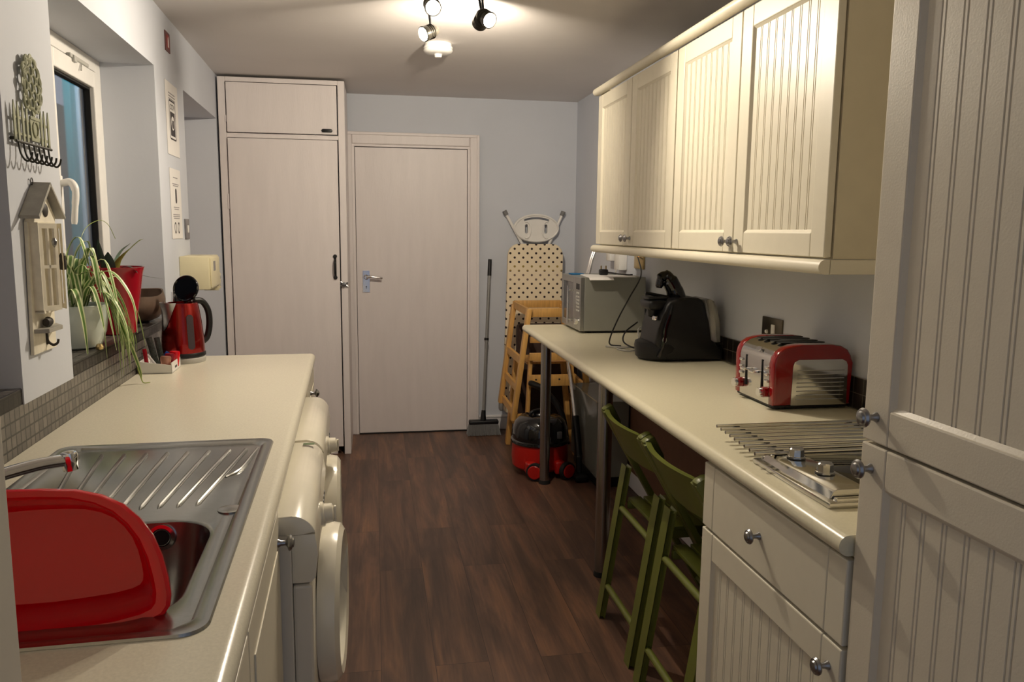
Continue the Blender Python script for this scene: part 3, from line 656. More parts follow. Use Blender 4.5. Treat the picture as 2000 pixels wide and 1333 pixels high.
# trivet of steel rods
t = thing('rod_trivet', 'long trivet of thin parallel steel rods lying on the worktop behind the hob', 'trivet', (1.1, 1.73, ZT))
ys = [1.83 - .0315*k for k in range(9)]
for k, y in enumerate(ys):
    bm = B(); tube(bm, [(.848-.003*k, y, ZT+.034), (1.31, y, ZT+.034)], .0042, 10); part('rod', bm, M_toast, t)
for x in (.905, 1.22):
    bm = B(); bx(bm, x-.006, x+.006, 1.57, 1.84, ZT+.022, ZT+.030, .002)
    for y in (1.575, 1.835): bx(bm, x-.006, x+.006, y-.004, y+.004, ZT, ZT+.024, .001)
    part('cross_bar', bm, M_grey, t)

# ------------------------------------------------------------------ toaster
t = thing('toaster', 'red and polished steel four-slot toaster on the right worktop', 'toaster', (1.28, 2.23, ZT))
pro = [(1.155, .922), (1.152, 1.047), (1.156, 1.066), (1.166, 1.082), (1.184, 1.095), (1.21, 1.102), (1.24, 1.104), (1.33, 1.104), (1.362, 1.100), (1.384, 1.088), (1.396, 1.070), (1.400, 1.048), (1.402, .922)]
bm = B(); prism(bm, pro, 'Y', 2.145, 2.335); part('steel_body', bm, M_toast, t)
for a, b2 in ((2.112, 2.146), (2.334, 2.368)):
    bm = B(); P2 = [(1.275+(x-1.275)*1.012, z+.0015) for x, z in pro]; prism(bm, P2, 'Y', a, b2, .007, 3); ec = part('end_cap', bm, M_redg, t, 'glossy red end cap')
    if a < 2.2:
        bm = B(); Q = [(1.207, .924), (1.209, 1.044), (1.213, 1.055), (1.226, 1.062), (1.366, 1.062), (1.380, 1.055), (1.385, 1.044), (1.388, .924)]
        prism(bm, Q, 'Y', 2.1085, 2.114, .002); sp_ = part('end_panel', bm, M_toast, ec, 'ribbed polished steel panel')
        bm = B()
        for k in range(8): tube(bm, [(1.222, 2.108, 1.030-.0125*k), (1.374, 2.108, 1.030-.0125*k)], .0016, 6)
        part('pressed_ribs', bm, M_toast, ec)
bm = B(); bx(bm, 1.158, 1.396, 2.118, 2.362, ZT+.004, .924, .004)
for x in (1.18, 1.37):
    for y in (2.14, 2.34): lathe(bm, [(.01, 0), (.01, .006)], (x, y, ZT), (0, 0, 1), 12)
part('base', bm, M_black, t)
for y in (2.178, 2.217, 2.263, 2.302):
    bm = B(); prism(bm, rrect(1.19, 1.345, y-.0125, y+.0125, .012), 'Z', 1.1035, 1.1052); part('slot', bm, M_blackm, t)
for y, s in ((2.292, 1), (2.188, -1)):
    bm = B(); bx(bm, 1.1500, 1.1535, y-.0025, y+.0025, .955, 1.052); part('lever_track', bm, M_black, t)
for y in (2.268, 2.212):
    bm = B(); bx(bm, 1.125, 1.153, y-.016, y+.016, 1.008, 1.016, .003); part('lever', bm, M_chrome, t)
for y in (2.322, 2.157):
    bm = B(); lathe(bm, [(.016, 0), (.016, .012), (.0145, .014), (.0145, .016), (0, .016)], (1.153, y, .958), (-1, 0, 0), 24); kb = part('dial', bm, M_redg, t, 'red dial')
    bm = B(); lathe(bm, [(.013, .0), (.014, .010), (.012, .013), (0, .013)], (1.1375, y, .958), (-1, 0, 0), 24); part('dial_cap', bm, M_chrome, kb)
    for k in range(3):
        bm = B(); bx(bm, 1.146, 1.154, y-.009, y+.009, .986+.021*k, .996+.021*k, .003); part('button', bm, M_chrome, t)
bm = B(); prism(bm, rrect(-.014, .014, -.006, .006, .0055), 'Z', 0, .002)
for v in bm.verts:
    a, b2, c_ = v.co; v.co = Vector((1.158+b2*.8-c_*.7, 2.225+a, 1.0795+b2*.9+c_*.8))
part('badge', bm, M_chrome, t)

# coffee machine
t = thing('coffee_machine', 'black capsule coffee machine with raised lever and clear rear tank on the right worktop', 'coffee machine', (1.25, 3.09, ZT))
y0, y1 = 2.99, 3.19
bm = B(); prism(bm, [(1.155, .914), (1.105, .985), (1.118, 1.05), (1.135, 1.10), (1.15, 1.14), (1.165, 1.157), (1.20, 1.167), (1.245, 1.171), (1.285, 1.170), (1.302, 1.163), (1.314, 1.145), (1.330, 1.075), (1.342, 1.0), (1.350, .972), (1.396, .968), (1.402, .93), (1.400, .914)], 'Y', y0, y1, .014, 3); part('body', bm, M_black, t)
bm = B(); lathe(bm, [(.0, 0), (.085, 0), (.098, .012), (.104, .055), (.100, .072), (.092, .076), (0, .076)], (1.160, 3.09, ZT+.002), (0, 0, 1), 36); part('drip_tray', bm, M_black, t)
bm = B(); bx(bm, 1.088, 1.165, 3.02, 3.15, 1.118, 1.158, .014, 3); lathe(bm, [(.022, 0), (.018, .028), (.010, .034), (0, .034)], (1.118, 3.07, 1.12), (0, 0, -1), 20); bx(bm, 1.09, 1.17, 3.04, 3.13, 1.160, 1.170, .004); part('brew_head', bm, M_black, t)
bm = B(); bx(bm, 1.108, 1.124, 3.015, 3.05, 1.078, 1.096, .003); part('spout', bm, M_chrome, t)
bm = B(); P = smooth_path([(1.235, 3.09, 1.155), (1.215, 3.09, 1.20), (1.19, 3.09, 1.24), (1.172, 3.09, 1.252), (1.155, 3.09, 1.240), (1.150, 3.09, 1.205)], 5)
tube(bm, P, [.036]*5+[.034]*5+[.028]*5+[.022]*5+[.016]*5+[.012], 16); lv = part('lever', bm, M_blackg, t)
bm = B(); tube(bm, [(1.092, 3.09, 1.185), (1.20, 3.09, 1.163)], [.006, .009], 10); part('flap', bm, M_black, t)
bm = B(); prism(bm, [(1.314, 1.160), (1.342, 1.164), (1.362, 1.155), (1.377, 1.12), (1.390, 1.06), (1.397, .986), (1.352, .984), (1.344, 1.01), (1.332, 1.08)], 'Y', 3.012, 3.168, .006); part('water_tank', bm, M_tank, t, 'clear water tank')
bm = B(); tube(bm, smooth_path([(1.168, 2.988, 1.146), (1.160, 2.986, 1.10), (1.146, 2.986, 1.05), (1.138, 2.986, .985), (1.120, 2.990, .932)]), .0085, 8); part('side_rail', bm, M_blackg, t)
bm = B(); c = Vector((1.141, 2.982, 1.002))
tube(bm, [c+Vector((.007*cos(a*pi/12), -.001, .013*sin(a*pi/12))) for a in range(25)], .0012, 6); part('power_ring', bm, M_lgrey, t)

# tangle of cables beside the coffee machine
bm = B(); tube(bm, smooth_path([(1.10, 3.36, .916), (1.06, 3.34, .914), (1.09, 3.27, .916), (1.14, 3.28, .93), (1.16, 3.36, .99), (1.19, 3.42, 1.0)]), .0042, 8)
tube(bm, smooth_path([(1.03, 3.42, .915), (1.08, 3.36, .919), (1.14, 3.33, .922), (1.18, 3.30, .919)]), .0042, 8); single('white_cable', bm, M_lgrey, 'white cable coiled on the worktop beside the coffee machine', 'cable', (1.11, 3.33, ZT))
bm = B(); tube(bm, smooth_path([(1.40, 4.10, 1.30), (1.30, 3.75, 1.22), (1.20, 3.62, 1.12), (1.13, 3.56, 1.03), (1.075, 3.50, .95), (1.065, 3.47, .916), (1.10, 3.42, .915)]), .0036, 8)
tube(bm, smooth_path([(1.19, 3.46, 1.02), (1.12, 3.42, .98), (1.10, 3.38, .94), (1.13, 3.30, .922), (1.19, 3.26, .924), (1.215, 3.24, .93)]), .0036, 8)
single('looped_black_cable', bm, M_black, 'black cable dropping from the wall sockets and looping beside the coffee machine', 'cable', (1.11, 3.4, ZT))

# microwave
t = thing('microwave', 'silver microwave facing the room at the far end of the right worktop', 'microwave', (1.22, 4.13, ZT))
x0, x1, y0, y1, z0, z1 = 1.035, 1.385, 3.915, 4.318, ZT+.012, ZT+.290
bm = B(); bx(bm, x0+.022, x1, y0, y1, z0, z1, .003); part('casing', bm, M_mwside, t, sm=False)
bm = B()
for (a, b2) in ((x0+.06, y0+.04), (x0+.06, y1-.04), (x1-.04, y0+.04), (x1-.04, y1-.04)): lathe(bm, [(.014, 0), (.014, .014)], (a, b2, ZT), (0, 0, 1), 12)
bx(bm, x0+.03, x1-.01, y0+.005, y1-.005, ZT+.006, ZT+.013); part('feet', bm, M_black, t)
bm = B(); bx(bm, x0, x0+.022, y0, y0+.105, z0, z1, .003); cp = part('control_panel', bm, M_mwsteel, t, sm=False)
bm = B(); bx(bm, x0-.001, x0+.001, y0+.02, y0+.085, z1-.065, z1-.035); part('display', bm, M_black, cp)
bm = B()
for k in range(6): bx(bm, x0-.003, x0+.001, y0+.025, y0+.05, z1-.09-.018*k, z1-.08-.018*k, .001); bx(bm, x0-.003, x0+.001, y0+.055, y0+.08, z1-.09-.018*k, z1-.08-.018*k, .001)
part('buttons', bm, M_lgrey, cp)
bm = B(); lathe(bm, [(.018, 0), (.016, .016), (0, .017)], (x0, y0+.052, z0+.045), (-1, 0, 0), 20); part('dial', bm, M_chrome, cp)
bm = B(); yA, yB2 = y0+.107, y1
for q in ((yA, yA+.045, z0, z1), (yB2-.03, yB2, z0, z1), (yA+.045, yB2-.03, z1-.035, z1), (yA+.045, yB2-.03, z0, z0+.035)): bx(bm, x0, x0+.022, *q, .002)
dr = part('door', bm, M_mwsteel, t, sm=False)
bm = B(); bx(bm, x0+.004, x0+.016, yA+.045, yB2-.03, z0+.035, z1-.035); part('door_window', bm, mat('dark_mesh_glass', (.05, .05, .055, 1), .12, coat=.4), dr)
bm = B(); tube(bm, [(x0-.032, yA+.028, z0+.03), (x0-.032, yA+.028, z1-.05)], .006, 12)
for z in (z0+.05, z1-.075): tube(bm, [(x0, yA+.028, z), (x0-.032, yA+.028, z)], .005, 10)
part('handle', bm, M_chrome, dr)
zt = z1
bm = B(); prism(bm, [(1.07, 3.905), (1.33, 3.900), (1.37, 4.08), (1.10, 4.20)], 'Z', zt+.0005, zt+.0016)
prism(bm, [(3.9055, zt+.0005), (3.9055, zt+.0016), (3.890, zt-.001), (3.872, zt-.012), (3.871, zt-.011), (3.889, zt+.0002)][::1], 'X', 1.072, 1.20)
single('paper_sheet', bm, M_paper, 'white instruction leaflet lying on top of the microwave', 'paper', (1.2, 4.05, zt), sm=False)
bm = B(); bx(bm, 1.05, 1.10, 4.16, 4.24, zt, zt+.007, .003); bx(bm, 1.07, 1.13, 4.20, 4.26, zt, zt+.005, .002); single('blue_cloth', bm, M_blue, 'small blue folded cloth at the front edge of the microwave top', 'cloth', (1.08, 4.2, zt))
t = thing('mains_plug', 'black mains plug lying pins-up on the microwave', 'plug', (1.20, 4.10, zt+.002))
bm = B(); bx(bm, 1.185, 1.232, 4.08, 4.115, zt+.0025, zt+.034, .008, 3); part('plug_body', bm, M_black, t)
bm = B()
for x in (1.195, 1.222): bx(bm, x-.003, x+.003, 4.094, 4.100, zt+.033, zt+.052)
part('pins', bm, M_brass, t)
bm = B(); tube(bm, smooth_path([(1.23, 4.10, zt+.016), (1.28, 4.08, zt+.010), (1.33, 4.06, zt+.006), (1.36, 4.06, zt+.006)]), [.005]*6+[.0035]*13, 8); part('cord', bm, M_black, t)
bm = B()
for dy in (0, .035): tube(bm, [(1.165, 4.23+dy, zt+.001), (1.185, 4.24+dy, 1.28), (1.212, 4.25+dy, 1.352)], .008, 10)
for z_ in (1.350,): tube(bm, [(1.211, 4.245, z_), (1.211, 4.29, z_)], .008, 10)
single('tubular_stand', bm, M_chrome, 'chrome tubular stand on the far corner of the microwave, by the wall cabinet end', 'stand', (1.165, 4.25, zt+.001))
# wall sockets behind the microwave
t = thing('double_socket', 'brass double wall socket with glowing orange neon under the wall cabinet', 'socket', (WR, 4.1, 1.25))
bm = B(); bx(bm, WR-.012, WR, 4.03, 4.18, 1.235, 1.320, .003); part('plate', bm, M_brass, t); bm = B(); lathe(bm, [(.004, 0), (.004, .003), (0, .003)], (WR-.012, 4.11, 1.305), (-1, 0, 0), 12); part('neon', bm, M_neon, t)
t = thing('plug_adaptor', 'white plug-in adaptors on the wall under the far wall cabinet', 'adaptor', (WR, 4.45, 1.25))
bm = B(); bx(bm, WR-.055, WR, 4.50, 4.58, 1.262, 1.33, .006); part('socket_box', bm, M_upvc, t); bm = B(); bx(bm, WR-.05, WR, 4.33, 4.43, 1.215, 1.33, .008); part('adaptor_body', bm, M_upvc, t); bm = B(); tube(bm, smooth_path([(WR-.05, 4.37, 1.225), (WR-.06, 4.36, 1.18), (WR-.04, 4.30, 1.10), (WR-.03, 4.36, 1.0)]), .004, 8); part('cord', bm, M_lgrey, t)
t = thing('wall_switch', 'dark metal switch plate on the wall behind the toaster', 'switch', (WR, 2.62, 1.06))
bm = B(); bx(bm, WR-.007, WR, 2.555, 2.700, 1.042, 1.128, .002); part('plate', bm, mat('antique_plate', (.16, .14, .10, 1), .35, 1.0), t); bm = B(); bx(bm, WR-.012, WR-.006, 2.60, 2.625, 1.062, 1.105, .002); lathe(bm, [(.008, 0), (.006, .006), (0, .006)], (WR-.007, 2.66, 1.075), (-1, 0, 0), 12); part('rocker', bm, M_upvc, t)

# ------------------------------------------------------------------ folding chairs
def chair(y0, y1, label, dx=0.0):
    t = thing('folding_chair', label, 'chair', (1.0+dx, (y0+y1)/2, 0), group='green folding chairs')
    A = dx
    for y in (y0+.018, y1-.018):
        bm = B(); bar(bm, (.820+A, y, .785), (1.262+A, y, .010), .022, .042, (0, 1, 0), .004); part('leg', bm, M_green, t)
    for y in (y0+.044, y1-.044):
        bm = B(); bar(bm, (.815+A, y, .002), (.900+A, y, .575), .022, .040, (0, 1, 0), .006); part('leg', bm, M_green, t)
    # curved top rail of the back, bowed towards the room
    bm = B(); n = 16; pts = []
    for k in range(n+1):
        s = k/n; y = y0 + (y1-y0)*s; x = .836 - .036*(1-(2*s-1)**2)
        pts.append((x, y))
    outl = [(x-.011, y) for x, y in pts] + [(x+.007, y) for x, y in reversed(pts)]
    prism(bm, outl, 'Z', .660, .790, .003)
    for v in bm.verts: v.co.x += A + (.79-v.co.z)*.52
    part('backrest', bm, M_green, t)
    for s_, yy in ((0, y0+.012), (1, y1-.012)):
        bm = B(); bar(bm, (.826+A, yy, .800), (.868+A, yy, .722), .044, .040, (0, 1, 0), .012); part('post_cap', bm, M_green, t)
    bm = B()
    for k in range(6): 
        xs = .905+A+.058*k; bx(bm, xs, xs+.048, y0+.06, y1-.06, .452, .466, .003)
    for yy in (y0+.072, y1-.072): bx(bm, .90+A, 1.25+A, yy-.010, yy+.010, .425, .4525, .003)
    part('seat', bm, M_green, t)
    for (x, z) in ((.879, .425), (.834, .125)):
        bm = B(); tube(bm, [(x+A, y0+.04, z), (x+A, y1-.04, z)], .0115, 12); part('stretcher', bm, M_green, t)
    bm = B(); tube(bm, [(1.20+A, y0+.025, .12), (1.20+A, y1-.025, .12)], .010, 12); part('stretcher', bm, M_green, t)
chair(2.302, 2.735, 'olive green wooden folding chair tucked under the worktop, beside the steel leg')
chair(1.850, 2.280, 'olive green wooden folding chair tucked under the worktop, beside the drawer cabinet', -.005)

# ------------------------------------------------------------------ grey panel, wand, vacuum
t = thing('grey_panel', 'glossy grey flat-sided cabinet standing under the far end of the worktop', 'panel', (1.28, 4.4, 0))
bm = B(); bx(bm, 1.20, 1.385, 4.12, 4.69, .062, .497, .004); part('body', bm, M_panel, t, sm=False)
bm = B(); bx(bm, 1.215, 1.38, 4.14, 4.67, 0, .062); part('plinth', bm, M_black, t); bm = B(); bx(bm, 1.192, 1.20, 4.60, 4.66, .47, .492, .002); part('catch', bm, M_lgrey, t)
t = thing('vacuum_cleaner', 'red tub vacuum cleaner with black domed lid standing behind the worktop leg', 'vacuum cleaner', (.955, 4.50, 0))
cx, cy = .958, 4.50
bm = B(); lathe(bm, [(.0, .035), (.150, .035), (.165, .05), (.170, .10), (.166, .185), (.160, .19), (0, .19)], (cx, cy, 0), (0, 0, 1), 48); part('tub', bm, M_redv, t, 'red lower tub')
bm = B(); lathe(bm, [(.172, .186), (.176, .192), (.174, .205), (.165, .21), (.163, .27), (.150, .31), (.122, .338), (.09, .350), (.055, .354), (.05, .362), (0, .364)], (cx, cy, 0), (0, 0, 1), 48); dm = part('lid', bm, M_blackg, t, 'black domed lid')
bm = B(); tube(bm, smooth_path([(cx-.07, cy-.03, .345), (cx-.05, cy-.03, .375), (cx+.05, cy+.02, .375), (cx+.07, cy+.03, .345)]), .010, 10); part('carry_handle', bm, M_black, dm)
bm = B(); bx(bm, cx-.02, cx+.03, cy-.174, cy-.160, .215, .25, .004); bx(bm, cx+.07, cx+.10, cy-.155, cy-.135, .235, .275, .004); part('clips', bm, M_grey, dm)
for sx, ang in ((-1, 0), (1, 0)):
    bm = B(); bx(bm, cx+sx*.085-.03, cx+sx*.085+.03, cy-.19, cy-.08, .03, .105, .012, 3); ar = part('wheel_arm', bm, M_redv, t)
    bm = B(); wx = cx+sx*.085-.032; lathe(bm, [(.0, 0), (.050, 0), (.052, .006), (.052, .024), (.050, .030), (0, .030)], (cx-.060 if sx < 0 else cx+.118, cy-.180, .054), (-.45 if sx < 0 else .45, -.9, 0), 28)
    wh = part('wheel', bm, M_blackm, t, 'black tyre')
    bm = B(); lathe(bm, [(.0, -.004), (.036, -.003), (.040, .0), (.040, .034), (.036, .037), (0, .038)], (cx-.060 if sx < 0 else cx+.118, cy-.180, .054), (-.45 if sx < 0 else .45, -.9, 0), 28); part('wheel_cap', bm, M_redv, wh, 'red wheel cap')
bm = B(); lathe(bm, [(.020, 0), (.020, .025), (.016, .03), (0, .03)], (cx+.07, cy+.16, .02), (0, 0, -1), 12); 
for dx in (-.06, .06): lathe(bm, [(.018, 0), (.018, .034)], (cx+dx, cy+.10, 0.0), (0, 0, 1), 14)
part('castors', bm, M_blackm, t)
bm = B(); P = smooth_path([(cx+.02, cy+.02, .36), (cx+.06, cy+.10, .46), (cx-.02, cy+.19, .50), (cx+.10, cy+.26, .42), (cx+.18, cy+.20, .30), (cx+.2, cy+.13, .12)], 8); tube(bm, P, .019, 14)
part('hose', bm, M_black, t, 'black flexible hose')
t = thing('vacuum_wand', 'chrome vacuum wand with black handle end leaning under the worktop', 'vacuum wand', (1.155, 4.42, 0))
bm = B(); tube(bm, [(1.158, 4.43, .33), (1.182, 4.74, .63)], .0125, 14); part('tube', bm, M_chrome, t)
bm = B(); tube(bm, smooth_path([(1.159, 4.44, .345), (1.160, 4.38, .22), (1.160, 4.34, .12)]), .021, 12); bx(bm, 1.115, 1.195, 4.23, 4.36, 0, .04, .012, 3); tube(bm, [(1.160, 4.34, .12), (1.158, 4.32, .03)], .018, 10); part('floor_head', bm, M_black, t)

# ------------------------------------------------------------------ wooden high chair
t = thing('wooden_high_chair', "pale wooden child's high chair standing in the corner in front of the ironing board", 'high chair', (1.05, 5.0, 0))
def hb(name, *bars, m=None):
    bm = B()
    for a in bars: bar(bm, *a)
    return part(name, bm, m or M_pine, t)
N1 = (1, 0, 0)
LF = hb('front_post', ((.927, 4.72, .962), (.832, 4.72, .262), .030, .052, (0, 1, 0), .004))
hb('front_post', ((1.235, 4.72, .962), (1.330, 4.72, .262), .030, .052, (0, 1, 0), .004))
hb('rear_post', ((.915, 5.20, .945), (.828, 5.20, .27), .030, .055, (0, 1, 0), .004))
hb('rear_post', ((1.245, 5.20, .945), (1.345, 5.20, .27), .030, .055, (0, 1, 0), .004))
hb('leg', ((.925, 5.13, .62), (.868, 5.13, .0), .030, .060, (0, 1, 0), .003))
hb('leg', ((1.240, 5.13, .62), (1.300, 5.13, .0), .030, .060, (0, 1, 0), .003))
hb('leg', ((.955, 4.80, .66), (.925, 4.80, .0), .022, .045, (0, 1, 0), .003))
hb('leg', ((1.215, 4.80, .66), (1.255, 4.80, .0), .022, .045, (0, 1, 0), .003))
for (xa, za, xb, zb) in ((.918, .945, .930, .935), (.876, .640, .888, .632), (.860, .468, .868, .452), (.845, .305, .850, .290)):
    hb('side_rail', ((xa, 5.19, za), (xb, 4.73, zb), .020, .040, (0, 0, 1), .003))
    hb('side_rail', ((2.165-xa, 5.19, za), (2.165-xb, 4.73, zb), .020, .040, (0, 0, 1), .003))
hb('side_rail', ((.885, 5.12, .20), (.935, 4.80, .13), .018, .035, (0, 0, 1), .003))
hb('top_rail', ((.935, 4.735, .935), (1.23, 4.735, .935), .022, .055, (0, 0, 1), .003))
hb('top_rail', ((.92, 5.21, .945), (1.24, 5.21, .945), .022, .050, (0, 0, 1), .003))
hb('cross_rail', ((.945, 4.78, .760), (1.22, 4.78, .760), .018, .040, (0, 0, 1), .003))
hb('cross_rail', ((.94, 4.76, .655), (1.225, 4.76, .655), .020, .048, (0, 0, 1), .003))
hb('foot_board', ((.935, 4.755, .505), (1.235, 4.755, .505), .020, .072, (0, 0, 1), .003))
bm = B(); bx(bm, .93, 1.235, 4.80, 5.10, .60, .615, .004); part('seat', bm, M_pine, t)
bm = B(); prism(bm, [(.832, .245), (.838, .30), (.905, .30), (.985, .322), (.90, .272)], 'Y', 4.71, 4.735, .002); part('foot_wedge', bm, M_pine, t)
bm = B()
for (x, z) in ((.921, .92), (.884, .65), (.864, .50)): lathe(bm, [(.0065, 0), (.0065, .0015), (0, .0015)], (x, 4.7045, z), (0, -1, 0), 12)
for (x, z) in ((.98, .512), (1.13, .512)): lathe(bm, [(.006, 0), (.006, .0015), (0, .0015)], (x, 4.745, z), (0, -1, 0), 12)
part('bolt_heads', bm, M_iron, t)
bm = B(); bx(bm, .818, .846, 5.17, 5.23, .215, .275, .012, 3); part('rubber_tip', bm, M_grey, t)

# ironing board and white stool against the back wall
t = thing('ironing_board', 'ironing board with a cream spotted cover standing upright against the back wall', 'ironing board', (1.11, 5.44, 0))
out = rrect(.914, 1.322, .16, 1.345, .06, 6); out = [(x, z) for x, z in out]
bm = B(); prism(bm, rrect(.914, 1.306, .14, 1.345, .075, 8), 'Y', 5.43, 5.465, .012, 3)
for v in bm.verts:
    v.co.y += (1.3-v.co.z)*-.055; v.co.x += (v.co.z-1.345)*.035
part('padded_cover', bm, M_dots, t)
bm = B()
for x in (1.0, 1.22): tube(bm, [(x, 5.47, 1.22), (x-.02, 5.46, .012)], .011, 10)
tube(bm, [(.97, 5.46, .012), (1.24, 5.46, .012)], .011, 10); part('frame', bm, M_lgrey, t)
t = thing('shower_stool', 'white plastic stool with grey-tipped legs, upside down behind the top of the ironing board', 'stool', (1.12, 5.50, 1.34))
bm = B(); cx, cz = 1.123, 1.455
v = rrect(-.162, .162, -.105, .105, .10, 10); outer = [(cx+x, cz+z) for x, z in v]
# plate with handle slots, filled by triangulation
def holed(bm, outl, holes, ya, yb):
    for y in (ya, yb):
        es = []
        for pl in [outl]+holes:
            vs = [bm.verts.new((x, y, z)) for x, z in pl]
            es += [bm.edges.new((vs[i], vs[(i+1) % len(vs)])) for i in range(len(vs))]
        bmesh.ops.triangle_fill(bm, use_beauty=True, edges=es, normal=(0, -1, 0))
    for pl in [outl]+holes:
        n = len(pl)
        for i in range(n):
            p, q = pl[i], pl[(i+1) % n]
            bm.faces.new([bm.verts.new(c) for c in ((p[0], ya, p[1]), (q[0], ya, q[1]), (q[0], yb, q[1]), (p[0], yb, p[1]))])
    bmesh.ops.remove_doubles(bm, verts=bm.verts[:], dist=1e-5)
ell = [(cx+.163*cos(a*pi/24), cz+.100*sin(a*pi/24)) for a in range(48)]
arc = [(cx-.09+.18*k/10, cz+.062+.016*(1-((k-5)/5)**2)) for k in range(11)]; arc += [(cx+.09-.18*k/10, cz+.047+.016*(1-((k-5)/5)**2)) for k in range(11)]
def slot(x, z, w2, h2): return [(x+a, z+b2) for a, b2 in rrect(-w2, w2, -h2, h2, w2*.95, 4)]
holed(bm, ell, [arc, slot(cx-.072, cz-.005, .010, .032), slot(cx+.068, cz-.005, .010, .032)], 5.492, 5.518)
part('seat', bm, M_upvc, t)
bm = B()
for s in (-1, 1):
    P = [(cx+s*(.072+.045*cos(a)*1.0)*1.0, 5.486, cz-.015+.062*sin(a)) for a in [radians(d) for d in range(-100, 101, 20)]]
    P = [(cx+s*.072-s*(.030*cos(radians(d))), 5.488, cz-.012+.058*sin(radians(d))) for d in range(-110, 111, 20)]
    tube(bm, P, .006, 8)
tube(bm, [(cx+.155*cos(a*pi/24), 5.490, cz+.092*sin(a*pi/24)) for a in range(49)], .006, 8); part('moulded_rim', bm, M_upvc, t)
for pa, pb in (((1.03, 5.512, 1.335), (.903, 5.508, 1.560)), ((1.215, 5.512, 1.335), (1.314, 5.508, 1.560))):
    bm = B(); tube(bm, [pa, pb], .0105, 12); lg = part('leg', bm, M_upvc, t)
    d = (Vector(pb)-Vector(pa)).normalized(); bm = B(); tube(bm, [Vector(pb)-d*.018, Vector(pb)+d*.016], [.0155, .0165], 12); part('rubber_tip', bm, M_grey, lg, 'grey rubber tip')
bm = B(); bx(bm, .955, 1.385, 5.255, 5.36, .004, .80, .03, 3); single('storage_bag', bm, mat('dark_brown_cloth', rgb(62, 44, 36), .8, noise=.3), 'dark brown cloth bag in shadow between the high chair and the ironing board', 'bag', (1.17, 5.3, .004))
# broom
t = thing('broom', 'grey-handled broom standing between the door frame and the ironing board', 'broom', (.735, 5.40, 0))
bm = B(); tube(bm, [(.738, 5.40, .13), (.790, 5.50, 1.13)], .0115, 12); tube(bm, [(.765, 5.452, .655), (.767, 5.456, .685)], .015, 12); part('handle', bm, mat('grey_painted_metal', rgb(150, 150, 148), .35, .4), t)
bm = B(); tube(bm, [(.7895, 5.499, 1.12), (.796, 5.512, 1.235)], [.014, .013], 12); tube(bm, [(.7645, 5.451, .668), (.7655, 5.453, .684)], .0165, 12); part('grip', bm, M_black, t, 'black grip')
bm = B(); bx(bm, .635, .845, 5.37, 5.43, .075, .105, .010, 3); tube(bm, [(.736, 5.397, .10), (.740, 5.404, .175)], [.022, .014], 12); hd = part('head', bm, M_black, t)
bm = B()
for i in range(34):
    for j in range(6):
        x = .640+.2*i/33; y = 5.372+.056*j/5
        tube(bm, [(x, y, .078), (.740+(x-.740)*1.16+random.uniform(-.004, .004), 5.385+(y-5.40)*1.35+random.uniform(-.004, .004), .004)], .0028, 4)
part('bristles', bm, M_grey, hd, 'grey bristles')

# ------------------------------------------------------------------ things on the window side
# kettle
kx, ky = -.640, 3.262
t = thing('kettle', 'red metallic electric kettle with its black lid flipped open beside the white tray', 'kettle', (kx, ky, ZT), True)
bm = B(); lathe(bm, [(.0, 0), (.080, 0), (.082, .004), (.082, .018), (.078, .022), (0, .022)], (kx, ky, ZT), (0, 0, 1), 40); part('power_base', bm, M_lgrey, t, 'grey power base')
bm = B(); lathe(bm, [(.0, .024), (.079, .024), (.080, .032), (.078, .09), (.072, .16), (.064, .215), (.060, .232), (.050, .233), (.050, .20), (0, .19)], (kx, ky, ZT), (0, 0, 1), 48); bd = part('body', bm, M_kred, t)
bm = B(); lathe(bm, [(.0802, .023), (.0825, .026), (.0825, .036), (.0802, .040)], (kx, ky, ZT), (0, 0, 1), 40); part('base_band', bm, M_black, bd)
# steel spout facing the room's near left
bm = B(); sa = radians(215); d = Vector((cos(sa)*.55+.35*0, sin(sa), 0)).normalized(); d = Vector((-.75, -.66, 0)).normalized(); sd_ = Vector((-d.y, d.x, 0))
rows = []
for (h, r, wd2, out_) in ((.236, .062, .046, .026), (.225, .064, .044, .020), (.20, .0675, .036, .010), (.17, .0715, .028, .004), (.145, .0745, .018, .0015), (.128, .0765, .004, .001)):
    row = []
    for k in range(9):
        s = (k/8)*2-1; ang = s*wd2/r; p = Vector((kx, ky, ZT+h)) + (d*cos(ang)+sd_*sin(ang))*(r+.0015+out_*(1-abs(s))**.8)
        row.append(bm.verts.new(p))
    rows.append(row)
for a, b2 in zip(rows, rows[1:]):
    for k in range(8): bm.faces.new((a[k], a[k+1], b2[k+1], b2[k]))
part('spout', bm, mat('satin_steel', (.55, .55, .56, 1), .28, 1.0), bd, 'satin steel spout')
hd_ = Vector((.80, .60, 0)).normalized(); c = Vector((kx, ky, ZT))
bm = B(); P = smooth_path([c+hd_*.052+Vector((0, 0, .238)), c+hd_*.085+Vector((0, 0, .232)), c+hd_*.108+Vector((0, 0, .195)), c+hd_*.112+Vector((0, 0, .14)), c+hd_*.100+Vector((0, 0, .09)), c+hd_*.078+Vector((0, 0, .07))]); tube(bm, P, .0125, 12); part('handle', bm, M_black, t, 'black handle')
g = Vector((.55, -.83, 0)).normalized(); gs = Vector((-g.y, g.x, 0)); bm = B()
vs = [bm.verts.new(c + g*((.0815-.07*(z-.03)**1*.9*(.55 if z < .1 else .95)*1.0)*1.0) + gs*x + Vector((0, 0, z))) for x, z in rrect(-.013, .013, .055, .19, .0125, 5)]
bm.faces.new(vs); r = bmesh.ops.extrude_face_region(bm, geom=bm.faces[:]); bmesh.ops.translate(bm, verts=[v for v in r['geom'] if isinstance(v, bmesh.types.BMVert)], vec=-g*.014)
